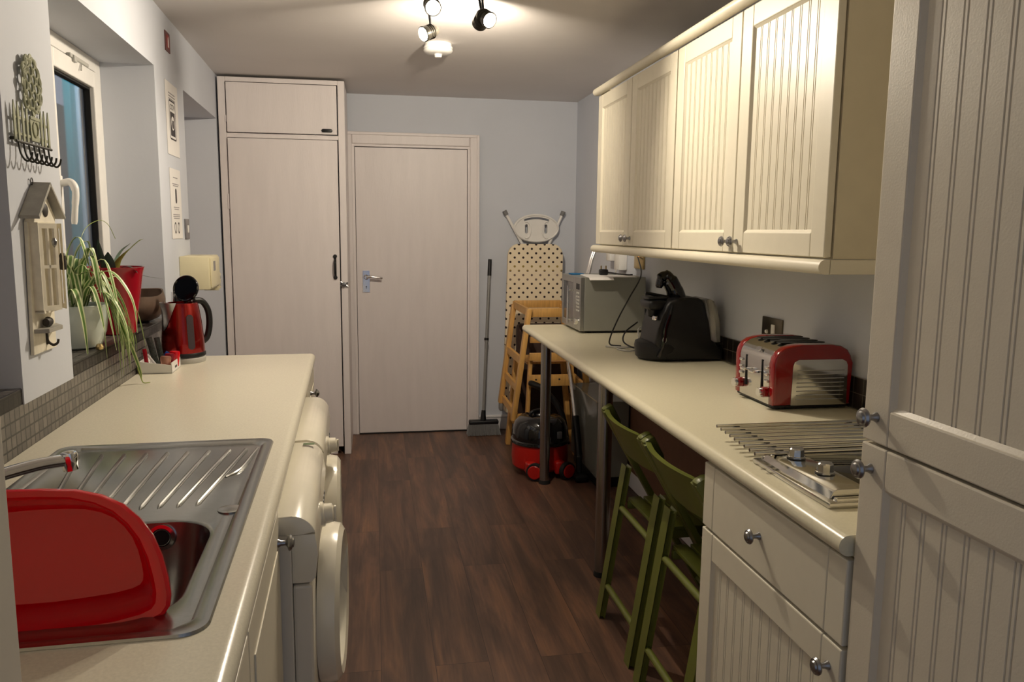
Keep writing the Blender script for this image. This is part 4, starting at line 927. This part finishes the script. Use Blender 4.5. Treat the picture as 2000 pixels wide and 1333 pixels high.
part('water_gauge', bm, mat('smoked_plastic', (.06, .045, .05, 1), .25), bd, 'smoky water gauge')
bm = B(); nrm = Vector((-.30, -.88, .25)).normalized(); lc = c + Vector((.014, .03, .285)); lathe(bm, [(0, -.008), (.046, -.008), (.052, -.004), (.053, .004), (.050, .008), (.046, .003), (0, .002)], lc, nrm, 36); tube(bm, [lc-nrm*.002+Vector((.0, .0, -.045)), c+Vector((.02, .03, .228))], .014, 10); part('lid', bm, M_blackg, t, 'open black lid')
# socket behind kettle
t = thing('kettle_socket', 'chrome wall socket half hidden behind the kettle lid', 'socket', (WL, 3.66, 1.12), True)
bm = B(); bx(bm, WL, WL+.012, 3.60, 3.745, 1.075, 1.16, .003); part('plate', bm, M_chrome, t); bm = B(); bx(bm, WL+.012, WL+.045, 3.625, 3.67, 1.095, 1.14, .006); part('plug', bm, M_black, t)
# fuse box and switch spur
t = thing('fuse_box', 'cream box with vents and a small spur switch, on the wall above the kettle', 'fuse box', (WL, 3.92, 1.15), True)
bm = B(); bx(bm, WL, WL+.128, 3.80, 4.070, 1.152, 1.305, .006); cv = part('casing', bm, M_ivory, t)
bm = B(); bx(bm, WL+.128, WL+.134, 3.82, 4.06, 1.160, 1.297, .003); 
part('front_cover', bm, M_ivory, t)
bm = B()
for k in range(5): bx(bm, WL+.133, WL+.1352, 3.88+.012*k, 3.885+.012*k, 1.235, 1.28)
part('vent_slots', bm, M_inkg, t)
bm = B(); bx(bm, WL+.055, WL+.125, 4.075, 4.085, 1.13, 1.22, .002); bx(bm, WL+.085, WL+.125, 4.085, 4.15, 1.135, 1.215, .005); part('spur_switch', bm, M_ivory, t)
bm = B(); bx(bm, WL+.1255, WL+.129, 4.10, 4.135, 1.185, 1.20, .001); bx(bm, WL+.1255, WL+.129, 4.105, 4.115, 1.15, 1.165, .001); part('rocker', bm, M_lgrey, t)
# metal light switch, small sensor in the recess
t = thing('light_switch', 'brushed metal light switch at the edge of the pier beside the lower notice', 'switch', (WL, 4.0, 1.38), True)
bm = B(); bx(bm, WL, WL+.007, 3.955, 4.045, 1.380, 1.474, .002); part('plate', bm, M_pewter, t); bm = B(); bx(bm, WL+.007, WL+.012, 3.99, 4.01, 1.41, 1.445, .002); part('rocker', bm, M_upvc, t)
t = thing('door_contact', 'tiny white sensor box on the edge of the recess beside the upper notice', 'sensor', (WL-.03, 4.09, 1.78), True)
bm = B(); bx(bm, WL-.03, WL-.004, 4.076, 4.094, 1.755, 1.83, .003); part('casing', bm, M_upvc, t); bm = B(); bx(bm, WL-.004, WL-.0025, 4.078, 4.090, 1.785, 1.79); part('led_slot', bm, M_ink, t)

# notices
def sheet(bm, x, y0, y1, z0, z1): bx(bm, x, x+.0012, y0, y1, z0, z1)
t = thing('cctv_notice', 'upper white notice on the pier with a black framed camera pictogram', 'notice', (WL, 3.82, 1.75), True)
bm = B(); sheet(bm, WL+.001, 3.678, 3.925, 1.748, 2.058); part('sheet', bm, M_paper, t, sm=False)
Xs = WL+.0024
bm = B(); o1 = rrect(3.735, 3.865, 1.815, 1.985, .015, 4); i1 = rrect(3.742, 3.858, 1.822, 1.978, .011, 4)
def ringp(bm, o_, i_, x):
    a = [bm.verts.new((x, p[0], p[1])) for p in o_]; b2 = [bm.verts.new((x, p[0], p[1])) for p in i_]; bridge(a, b2)
ringp(bm, o1, i1, Xs); part('printed_border', bm, M_ink, t, sm=False)
bm = B(); bx(bm, Xs-.001, Xs+.0002, 3.755, 3.845, 1.832, 1.935); part('printed_panel', bm, M_ink, t, sm=False)
bm = B(); lathe(bm, [(0, 0), (.030, 0), (.030, .0004), (0, .0004)], (Xs+.0002, 3.80, 1.888), (1, 0, 0), 24); part('pictogram_disc', bm, M_paper, t, sm=False)
bm = B(); lathe(bm, [(0, 0), (.016, 0), (.016, .0004), (0, .0004)], (Xs+.0007, 3.80, 1.880), (1, 0, 0), 20); bx(bm, Xs+.0005, Xs+.0012, 3.79, 3.815, 1.89, 1.90); part('pictogram_camera', bm, M_ink, t, sm=False)
text('CCTV', .034, M_ink, t, (Xs, 3.80, 1.955), FACE_PX)
bm = B(); 
for k in range(3): bx(bm, Xs-.0003, Xs+.0002, 3.735, 3.865, 2.010-.012*k, 2.015-.012*k)
part('printed_lines', bm, M_inkg, t, sm=False)
t = thing('hygiene_notice', 'lower white notice on the pier with small text and icons', 'notice', (WL, 3.79, 1.38), True)
bm = B(); sheet(bm, WL+.001, 3.684, 3.905, 1.384, 1.690); part('sheet', bm, M_paper, t, sm=False)
bm = B()
for z, a, b2 in ((1.650, 3.75, 3.84), (1.622, 3.73, 3.86), (1.614, 3.74, 3.85), (1.520, 3.74, 3.85), (1.512, 3.75, 3.84), (1.488, 3.72, 3.86), (1.480, 3.72, 3.86), (1.472, 3.73, 3.85)): bx(bm, Xs-.0003, Xs+.0002, a, b2, z, z+.004)
part('printed_lines', bm, M_inkg, t, sm=False)
bm = B(); prism(bm, rrect(3.78, 3.81, 1.54, 1.605, .012, 4), 'X', Xs-.0003, Xs+.0002)
for y in (3.755, 3.825): ringp(bm, [(y+.022*cos(a*pi/8), 1.432+.026*sin(a*pi/8)) for a in range(16)], [(y+.014*cos(a*pi/8), 1.432+.018*sin(a*pi/8)) for a in range(16)], Xs)
part('printed_icons', bm, M_ink, t, sm=False)
t = thing('fire_sign', 'small dark red fire sign high on the pier near the ceiling', 'sign', (WL, 3.77, 2.185), True)
bm = B(); bx(bm, WL, WL+.004, 3.725, 3.815, 2.185, 2.268, .001); part('board', bm, mat('dark_red_sign', rgb(104, 58, 56), .5), t, sm=False)
bm = B(); bx(bm, WL+.004, WL+.0046, 3.745, 3.795, 2.20, 2.255); part('printed_panel', bm, mat('red_sign_field', rgb(160, 40, 36), .5), t, sm=False)
bm = B(); prism(bm, [(3.765, 2.205), (3.785, 2.205), (3.786, 2.235), (3.778, 2.25), (3.768, 2.24)], 'X', WL+.0046, WL+.0052); part('pictogram', bm, M_paper, t, sm=False)

# hook rack: topiary tree in a pot behind a picket fence, seven wire hooks
t = thing('hook_rack', 'green metal hook rack shaped as a tree in a pot behind a picket fence', 'hook rack', (WL, 2.13, 1.60), True)
X0, X1 = WL+.010, WL+.0125
bm = B(); random.seed(3)
ctr = [(2.148 + .034*((i % 3)-1)+(.017 if (i//3) % 2 else 0) - .008, 1.722 + .019*(i//3)) for i in range(18)]
for (y, z) in ctr:
    if ((y-2.148)/.052)**2 + ((z-1.766)/.064)**2 > 1.25: continue
    tube(bm, [(X1, y+.0125*cos(a*pi/6), z+.0135*sin(a*pi/6)) for a in range(13)], .0032, 6, caps=False)
tube(bm, [(X1, 2.148+(.050+.004*cos(a*pi/2))*cos(a*pi/18), 1.766+(.060+.004*cos(a*pi/2))*sin(a*pi/18)) for a in range(37)], .0038, 6, caps=False)
for a in range(12): lathe(bm, [(0, 0), (.011, 0), (.011, .002), (0, .002)], (X1-.001, 2.148+.052*cos(a*pi/6), 1.766+.062*sin(a*pi/6)), (1, 0, 0), 10)
bx(bm, X0, X1, 2.140, 2.156, 1.690, 1.712)
part('tree', bm, M_sage, t)
bm = B(); prism(bm, [(2.125, 1.634), (2.173, 1.634), (2.178, 1.69), (2.120, 1.69)], 'X', X0, X1); bx(bm, X1, X1+.002, 2.12, 2.178, 1.684, 1.691); tube(bm, [(X1+.001, 2.149+.016*cos(a*pi/8), 1.662+.018*sin(a*pi/8)) for a in range(17)], .002, 6, caps=False); part('pot', bm, M_sage, t)
bm = B()
for y in (2.030, 2.052, 2.080, 2.104, 2.192, 2.214, 2.240): prism(bm, [(y-.0055, 1.622), (y+.0055, 1.622), (y+.0055, 1.695), (y, 1.715), (y-.0055, 1.695)], 'X', X0, X1)
for z in (1.640, 1.676): bx(bm, X0-.002, X0+.0005, 2.028, 2.242, z, z+.006)
part('fence', bm, M_sage, t)
bm = B(); tube(bm, [(X1, 2.026, 1.624), (X1, 2.248, 1.624)], .0035, 8)
for y in (2.03, 2.24): tube(bm, [(WL, y, 1.630), (X1, y, 1.630)], .004, 8)
part('rail', bm, M_grn_blk, t)
for k in range(7):
    y = 2.040 + .031*k; bm = B(); tube(bm, smooth_path([(X1, y, 1.626), (X1+.003, y, 1.600), (X1+.010, y, 1.584), (X1+.018, y, 1.580), (X1+.025, y, 1.588), (X1+.028, y, 1.600)]), .0024, 8); part('hook', bm, M_grn_blk, t)

# little house-shaped key cabinet
t = thing('key_house', 'cream wooden house-shaped wall cabinet with grey roof, open shutter doors and a hook', 'key cabinet', (WL, 2.17, 1.12), True)
HX = WL+.002
bm = B(); prism(bm, [(2.070, 1.125), (2.255, 1.125), (2.262, 1.44), (2.180, 1.525), (2.090, 1.44)], 'X', HX, HX+.010, .001)
part('back_board', bm, M_crackle, t)
bm = B(); bx(bm, HX+.010, HX+.034, 2.100, 2.106, 1.225, 1.440); bx(bm, HX+.010, HX+.034, 2.236, 2.242, 1.225, 1.440); bx(bm, HX+.010, HX+.036, 2.100, 2.242, 1.222, 1.230); bx(bm, HX+.010, HX+.034, 2.106, 2.236, 1.434, 1.440)
prism(bm, [(2.085, 1.440), (2.257, 1.440), (2.258, 1.455), (2.176, 1.520), (2.094, 1.455)], 'X', HX+.010, HX+.030, .001); part('box', bm, M_crackle, t, sm=False)
bm = B()
for s in (-1, 1): bar(bm, (HX+.026, 2.176, 1.533), (HX+.026, 2.176+s*.112, 1.452), .052, .007, (0, s*.5, 1), .001)
part('roof', bm, M_roof, t, 'grey painted roof', sm=False)
bm = B(); lathe(bm, [(.0, .0), (.015, 0), (.017, .002), (.012, .005), (0, .006)], (HX+.030, 2.176, 1.470), (1, 0, 0), 10, (1, 1.3)); part('rosette', bm, M_iron, t, 'dark iron rosette')
for s, yh in ((-1, 2.103), (1, 2.239)):
    bm = B(); a = radians(28 if s < 0 else 34); dy, dxx = -cos(a)*s, sin(a)
    def Q(u, v, th=0): return Vector((HX+.034+dxx*u - th*cos(a)*1.0, yh+dy*u + th*sin(a)*s, v))
    W_ = .066
    for (ua, ub, za, zb) in ((0, .011, 1.228, 1.438), (W_-.011, W_, 1.228, 1.438), (.011, W_-.011, 1.228, 1.240), (.011, W_-.011, 1.426, 1.438), (.011, W_-.011, 1.330, 1.338), (W_/2-.003, W_/2+.003, 1.240, 1.426)):
        P8 = [Q(u, z, th) for th in (0, .006) for (u, z) in ((ua, za), (ub, za), (ub, zb), (ua, zb))]; V = [bm.verts.new(p) for p in P8]
        for f in ((0, 1, 2, 3), (7, 6, 5, 4), (0, 4, 5, 1), (1, 5, 6, 2), (2, 6, 7, 3), (3, 7, 4, 0)): bm.faces.new([V[i] for i in f])
    dd = part('door', bm, M_crackle, t, sm=False)
    bm = B(); p = Q(W_*.72, 1.345 if s > 0 else 1.392, -.004)
    if s > 0: lathe(bm, [(0, -.022), (.010, -.020), (.011, -.004), (.009, .008), (.010, .014), (.006, .02), (0, .022)], p, (0, 0, 1), 12); part('lantern', bm, M_iron, dd, 'small dark lantern ornament')
    else: lathe(bm, [(0, -.012), (.006, -.006), (.008, .004), (.005, .010), (0, .012)], p, (0, 0, 1), 10); part('heart', bm, M_pewter, dd, 'small hanging heart')
bm = B(); prism(bm, [(HX+.010, 2.080), (HX+.048, 2.092), (HX+.050, 2.20), (HX+.010, 2.262)], 'Z', 1.176, 1.186, .001); sh = part('shelf', bm, M_roof, t, 'grey edged shelf', sm=False)
bm = B(); lathe(bm, [(0, -.022), (.010, -.018), (.013, 0), (.010, .018), (0, .022)], (HX+.026, 2.150, 1.198), (0, 1, 0), 14); part('bread_loaf', bm, M_iron, sh, 'dark loaf ornament')
bm = B(); tube(bm, smooth_path([(HX+.012, 2.175, 1.165), (HX+.014, 2.175, 1.148), (HX+.026, 2.178, 1.138), (HX+.038, 2.18, 1.142), (HX+.042, 2.18, 1.152)]), .0035, 8); bx(bm, HX+.010, HX+.014, 2.169, 2.181, 1.14, 1.172); part('hook', bm, M_iron, t, 'dark iron hook')
bm = B(); tube(bm, [(HX+.004, 2.165+.008*cos(a*pi/8), 1.538+.008*sin(a*pi/8)) for a in range(17)], .0016, 6, caps=False); part('hanging_ring', bm, M_iron, t)
def shrink(o):
    for c_ in o.children:
        if c_.type == 'MESH':
            for v in c_.data.vertices: v.co.y = (v.co.y-.006)*.80-.036; v.co.x = v.co.x*.8
        shrink(c_)
bpy.context.view_layer.update(); shrink(t)

# tray of sachets and spoons
t = thing('sachet_tray', 'small white cardboard tray on the worktop beside the kettle', 'tray', (-.66, 3.03, ZT), True)
TX0, TX1, TY0, TY1 = -.738, -.628, 2.985, 3.135
bm = B(); prism(bm, [(TX0, ZT), (TX1, ZT), (TX1, ZT+.030), (TX0, ZT+.045)], 'Y', TY0, TY0+.003); prism(bm, [(TX0, ZT), (TX1, ZT), (TX1, ZT+.030), (TX0, ZT+.045)], 'Y', TY1-.003, TY1)
bx(bm, TX0, TX0+.003, TY0, TY1, ZT, ZT+.045); bx(bm, TX1-.003, TX1, TY0, TY1, ZT, ZT+.038); bx(bm, TX0, TX1, TY0, TY1, ZT, ZT+.003)
part('box', bm, M_upvc, t, sm=False)
bm = B(); bx(bm, TX1, TX1+.0006, TY0+.05, TY0+.085, ZT+.012, ZT+.020); part('printed_mark', bm, M_ink, t, sm=False)
def stick(p, q, m, lab, cat, wd2=.014, th=.003, nm='sugar_sachet', g='sachets in the white tray'):
    bm = B(); bar(bm, p, q, wd2, th, (0, -1, .3), .001); 
    return single(nm, bm, m, lab, cat, p, True, g)
stick((-.715, 3.01, ZT+.008), (-.728, 3.03, ZT+.085), M_redpot, 'red and white sachet leaning at the left end of the white tray', 'sachet')
M_stripe = mat('striped_sachet', rgb(60, 64, 60), .35, noise=.9, nscale=160)
stick((-.690, 3.05, ZT+.008), (-.728, 3.10, ZT+.118), M_stripe, 'tall dark striped sachet standing in the white tray, leftmost of the two striped ones', 'sachet', .022)
stick((-.672, 3.06, ZT+.008), (-.700, 3.10, ZT+.118), M_stripe, 'tall dark striped sachet standing in the white tray, nearer the kettle', 'sachet', .020)
stick((-.672, 3.005, ZT+.010), (-.722, 3.045, ZT+.062), M_upvc, 'thin white stirring stick leaning across the white tray', 'stirrer', .008, .003, 'stirring_stick')
stick((-.678, 3.08, ZT+.008), (-.650, 3.09, ZT+.058), M_bluep, 'blue sachet in the middle of the white tray', 'sachet', .04, .008)
for i, (x, y, m, lab) in enumerate(((-.655, 3.01, mat('copper_foil', (.6, .3, .22, 1), .3, .8), 'copper foil portion pot at the right end of the white tray'), (-.648, 3.05, M_redpot, 'red sachet standing at the right end of the white tray'), (-.640, 3.09, M_red, 'bright red sachet right beside the kettle in the white tray'))):
    bm = B(); lathe(bm, [(0, 0), (.014, 0), (.019, .05), (.017, .056), (0, .05)], (x, y, ZT+.004+.003*i), (.05, 0, 1), 14, (1, .5)); single('portion_packet', bm, m, lab, 'packet', (x, y, ZT+.004), True, 'sachets in the white tray')

# ------------------------------------------------------------------ plants on the sill
ZS = 1.0565
def blade(bm, uvl, pts, w0, fold=.25):
    """a strap leaf along pts, w0 wide, tapering"""
    P = smooth_path(pts, 5); n = len(P); prev = None; rows = []
    for i, p in enumerate(P):
        d = (P[min(i+1, n-1)]-P[max(i-1, 0)]).normalized(); s = d.cross(Vector((0, 0, 1)))
        if s.length < .05: s = prev if prev else Vector((1, 0, 0))
        s.normalize()
        if prev and s.dot(prev) < 0: s = -s
        prev = s; u = i/(n-1); wv = w0*min(1, .45+u*3)*max(.05, (1-u**3.0)); nn = s.cross(d)
        rows.append([bm.verts.new(p - s*wv/2 + nn*wv*fold*.5), bm.verts.new(p - nn*0), bm.verts.new(p + s*wv/2 + nn*wv*fold*.5)])
    for a, b2 in zip(rows, rows[1:]):
        for k in range(2):
            f = bm.faces.new((a[k], a[k+1], b2[k+1], b2[k]))
            for l, u in zip(f.loops, (k/2, (k+1)/2, (k+1)/2, k/2)): l[uvl].uv = (u, 0)
def leafpart(name, leaves, m, parent, label=None):
    bm = B(); uvl = bm.loops.layers.uv.new('UVMap')
    for pts, w0 in leaves: blade(bm, uvl, pts, w0)
    return part(name, bm, m, parent, label)
t = thing('spider_plant', 'green and white striped spider plant trailing over the sill from a white pot', 'plant', (-.845, 2.62, ZS), True)
px_, py_ = -.836, 2.66
bm = B(); lathe(bm, [(0, 0), (.062, 0), (.072, .006), (.088, .05), (.096, .10), (.097, .130), (.099, .134), (.094, .136), (.090, .128), (.088, .115), (0, .112)], (px_, py_, ZS), (0, 0, 1), 48); part('pot', bm, mat('white_ceramic', rgb(196, 204, 196), .2, coat=.4), t, 'white ceramic pot')
bm = B(); lathe(bm, [(0, .118), (.06, .120), (.090, .114)], (px_, py_, ZS), (0, 0, 1), 24); part('soil', bm, M_soil, t)
rs = random.Random(11); base = Vector((px_, py_, ZS+.125)); lv = []
# upright and arching leaves
def arch(ang, reach, rise, drop, wd2, jitter=.01):
    d = Vector((cos(ang), sin(ang), 0)); j = lambda: Vector((rs.uniform(-jitter, jitter), rs.uniform(-jitter, jitter), rs.uniform(-jitter, jitter)))
    b0 = base + Vector((rs.uniform(-.03, .03), rs.uniform(-.03, .03), 0))
    return ([b0, b0+d*reach*.25+Vector((0, 0, rise*.75))+j(), b0+d*reach*.6+Vector((0, 0, rise))+j(), b0+d*reach*.9+Vector((0, 0, rise*.55-drop*.35))+j(), b0+d*reach+Vector((0, 0, rise*.2-drop))+j()], wd2)
specs = [(-1.2, .10, .10, .10), (-.5, .13, .12, .10), (.1, .12, .14, .12), (-2.0, .09, .13, .02), (-1.6, .13, .09, .12), (-.2, .15, .10, .16), (.6, .12, .15, .06), (1.2, .14, .14, .05), (-.9, .15, .07, .16), (.9, .16, .10, .10), (-1.4, .06, .17, -.04), (-.6, .08, .18, -.02), (.4, .07, .2, -.05), (1.9, .08, .18, .0), (-2.4, .06, .16, .0), (1.5, .10, .12, .10), (-.05, .17, .05, .20), (.25, .10, .12, .18)]
specs += [(-1.0, .16, .06, .17), (-.75, .12, .16, .05), (.45, .17, .08, .17), (-1.8, .12, .15, .0), (.0, .09, .21, -.03), (-.35, .17, .12, .10)]
for a, re, ri, dr_ in specs: lv.append(arch(a, re, ri, dr_, rs.uniform(.015, .023)))
lv.append(([base+Vector((0, 0, 0)), base+Vector((-.01, -.02, .09)), base+Vector((-.02, -.10, .17)), base+Vector((-.01, -.13, .20))], .010))
leafpart('leaves', lv, M_leaf, t)
# runners falling over the edge to the worktop
ru = []
for k in range(22):
    x = rs.uniform(-.728, -.70); y = 2.70+rs.uniform(-.03, .10); zt_ = rs.uniform(.935, 1.05)
    ru.append(([base+Vector((.02, .02, .02)), base+Vector((.06, .03, .09)), Vector((-.74, y-.01, ZS+.14+rs.uniform(-.03, .03))), Vector((x, y+.01, ZS+.04)), Vector((x+rs.uniform(-.005, .012), y+.02+rs.uniform(-.015, .015), zt_))], rs.uniform(.009, .015)))
ru.append(([base+Vector((.03, .02, .02)), base+Vector((.08, .03, .07)), Vector((-.725, 2.71, 1.14)), Vector((-.700, 2.76, 1.03)), Vector((-.690, 2.80, .955)), Vector((-.688, 2.81, .925))], .020))
leafpart('trailing_leaves', ru, M_leaf, t, 'yellowing trailing leaves hanging over the tiled edge')
bm = B(); tube(bm, smooth_path([(-.695, 2.79, .965), (-.688, 2.80, .93), (-.678, 2.79, .915), (-.660, 2.80, .914)]), .0018, 6)
tube(bm, smooth_path([base+Vector((.01, 0, .05)), base+Vector((.02, .05, .22)), base+Vector((.03, .18, .27)), base+Vector((.03, .30, .26)), base+Vector((.03, .38, .21))]), .0010, 6)
part('runners', bm, M_leaf3, t)
bm = B(); lathe(bm, [(0, 0), (.010, .002), (.012, .01), (.008, .018), (0, .02)], (-.752, 2.600, ZS), (0, 0, 1), 14); lathe(bm, [(0, 0), (.008, .002), (.009, .008), (0, .014)], (-.758, 2.62, ZS), (0, 0, 1), 14); single('sill_pebbles', bm, M_brass, 'small gold ornament at the foot of the white pot', 'ornament', (-.755, 2.61, ZS), True)

t = thing('snake_plant', 'broad-leaved plant in a tall red pot on the sill behind the spider plant', 'plant', (-.815, 3.0, ZS), True)
rx, ry = -.808, 3.01
bm = B(); lathe(bm, [(0, 0), (.056, 0), (.060, .003), (.092, .215), (.097, .232), (.099, .236), (.094, .237), (.090, .225), (0, .205)], (rx, ry, ZS), (0, 0, 1), 48); part('pot', bm, M_redpot, t, 'tall glossy red pot')
bm = B(); lathe(bm, [(0, .212), (.086, .208)], (rx, ry, ZS), (0, 0, 1), 24); part('soil', bm, M_soil, t)
bs = Vector((rx, ry, ZS+.20))
leafpart('leaves', [([bs+Vector((-.02, -.05, 0)), bs+Vector((-.025, -.055, .05)), bs+Vector((-.03, -.06, .10)), bs+Vector((-.03, -.06, .135))], .045), ([bs+Vector((.0, -.06, 0)), bs+Vector((.0, -.06, .05)), bs+Vector((.0, -.06, .09))], .05)], M_leaf2, t, 'dark green leaves')
leafpart('leaves', [([bs+Vector((.0, .0, 0)), bs+Vector((.02, -.02, .05)), bs+Vector((.055, -.03, .09)), bs+Vector((.09, -.02, .125)), bs+Vector((.105, -.01, .135))], .030)], M_leaf3, t, 'yellow-edged leaf')
leafpart('leaves', [([bs+Vector((.0, .0, .01)), bs+Vector((.01, .0, .05)), bs+Vector((.03, .0, .09)), bs+Vector((.06, .0, .12))], .050)], M_leaf4, t, 'pale green leaf')
leafpart('leaves', [([bs+Vector((.02, -.04, 0)), bs+Vector((.05, -.05, .035)), bs+Vector((.075, -.05, .03)), bs+Vector((.09, -.05, .015))], .04), ([bs+Vector((.04, .02, .02)), bs+Vector((.10, .03, .0)), bs+Vector((.16, .04, -.01))], .010)], M_leaf2, t, 'dark drooping leaves')
# brown bowl
bm = B(); prof = [(0, 0), (.045, 0), (.085, .018), (.108, .05), (.112, .085), (.105, .118), (.100, .116), (.105, .085), (.10, .055), (.078, .025), (.04, .008), (0, .008)]
lathe(bm, prof, (-.835, 3.375, ZS), (0, 0, 1), 48, (1.0, 1.0))
for v in bm.verts:
    if v.co.z > ZS+.08: v.co.z += .012*sin((v.co.y-3.375)*22)
single('wooden_bowl', bm, M_brownw, 'wavy-rimmed brown bowl on the sill behind the red pot', 'bowl', (-.835, 3.375, ZS), True)

# ------------------------------------------------------------------ ceiling: spotlight bar and smoke alarm
t = thing('smoke_alarm', 'round white smoke alarm on the ceiling beside the spotlights', 'smoke alarm', (.318, 4.02, ZC))
bm = B(); c = (.318, 4.02, ZC)
lathe(bm, [(.066, 0), (.066, .012), (.070, .014), (.072, .020), (.071, .024), (.068, .026), (.071, .028), (.072, .034), (.069, .038), (.062, .044), (.040, .048), (0, .049)], c, (0, 0, -1), 48); part('casing', bm, M_upvc, t)
bm = B(); lathe(bm, [(.020, .046), (.017, .062), (.013, .064), (0, .064)], c, (0, 0, -1), 20); part('sensor_dome', bm, M_upvc, t)

t = thing('spotlight_bar', 'black four-lamp spotlight bar fixed to the ceiling with its warm lamps lit', 'ceiling light', (.31, 3.0, ZC))
bm = B(); lathe(bm, [(0, 0), (.05, 0), (.05, .018), (.045, .022), (0, .022)], (.31, 2.95, ZC), (0, 0, -1), 28); bx(bm, .20, .42, 2.935, 2.965, ZC-.030, ZC-.018, .004)
bx(bm, .205, .225, 2.90, 3.26, ZC-.030, ZC-.020, .003); bx(bm, .385, .405, 2.90, 3.12, ZC-.030, ZC-.020, .003); tube(bm, [(.215, 3.0, ZC-.05), (.40, 3.02, ZC-.052)], .004, 8)
part('ceiling_bar', bm, M_black, t)
def head(face, dirv, R0, pivot, watt, size=100, blend=.55, rad=.03):
    f = Vector(face); d = Vector(dirv).normalized(); ln = .075
    bm = B(); lathe(bm, [(R0*.35, -ln), (R0*.75, -ln+.006), (R0*.95, -ln*.72), (R0, -ln*.35), (R0*1.12, -.012), (R0*1.15, 0), (R0*1.02, .002), (R0*.98, -.004), (0, -.005)], f, d, 32)
    for k in range(3): lathe(bm, [(R0*1.02, -ln*.62+.010*k), (R0*1.10, -ln*.62+.002+.010*k), (R0*1.02, -ln*.62+.004+.010*k)], f, d, 28)
    h = part('lamp_head', bm, mat('black_lamp_metal', (.05, .045, .035, 1), .35, .5), t)
    bm = B(); lathe(bm, [(R0*.95, -.003), (R0*.7, .001), (0, .002)], f, d, 28); part('lamp_face', bm, M_lamp, h, 'glowing lamp face')
    bm = B(); p = Vector(pivot); tube(bm, [p, p+(f-d*.045-p)*.5+Vector((0, 0, 0)), f-d*.045], .005, 8); part('stem', bm, M_black, h)
    l = bpy.data.lights.new('spot_lamp', 'SPOT'); l.energy = watt; l.color = (1.0, 0.87, 0.69); l.spot_size = radians(size); l.spot_blend = blend; l.shadow_soft_size = rad
    lo = bpy.data.objects.new('spot_lamp', l); COL.objects.link(lo); lo.location = f + d*.010; lo.rotation_euler = d.to_track_quat('-Z', 'Y').to_euler()
    lo.parent = t; lo.location = f + d*.012 - ORG[t.name]
head((.212, 2.90, 2.205), (.10, -1.0, -.62), .026, (.215, 2.93, ZC-.025), SPOT_W*.35, 120, .9)
head((.195, 3.20, 2.185), (-.80, -.55, -.42), .026, (.215, 3.22, ZC-.025), SPOT_W*1.8, 150, .9)
head((.425, 2.985, 2.195), (.42, -.85, -.52), .026, (.395, 2.99, ZC-.025), SPOT_W*1.5, 130, 1.0, .014)
head((.405, 3.12, 2.215), (-.15, 1.0, -.28), .026, (.395, 3.08, ZC-.025), SPOT_W*1.85, 155, .9, .02)
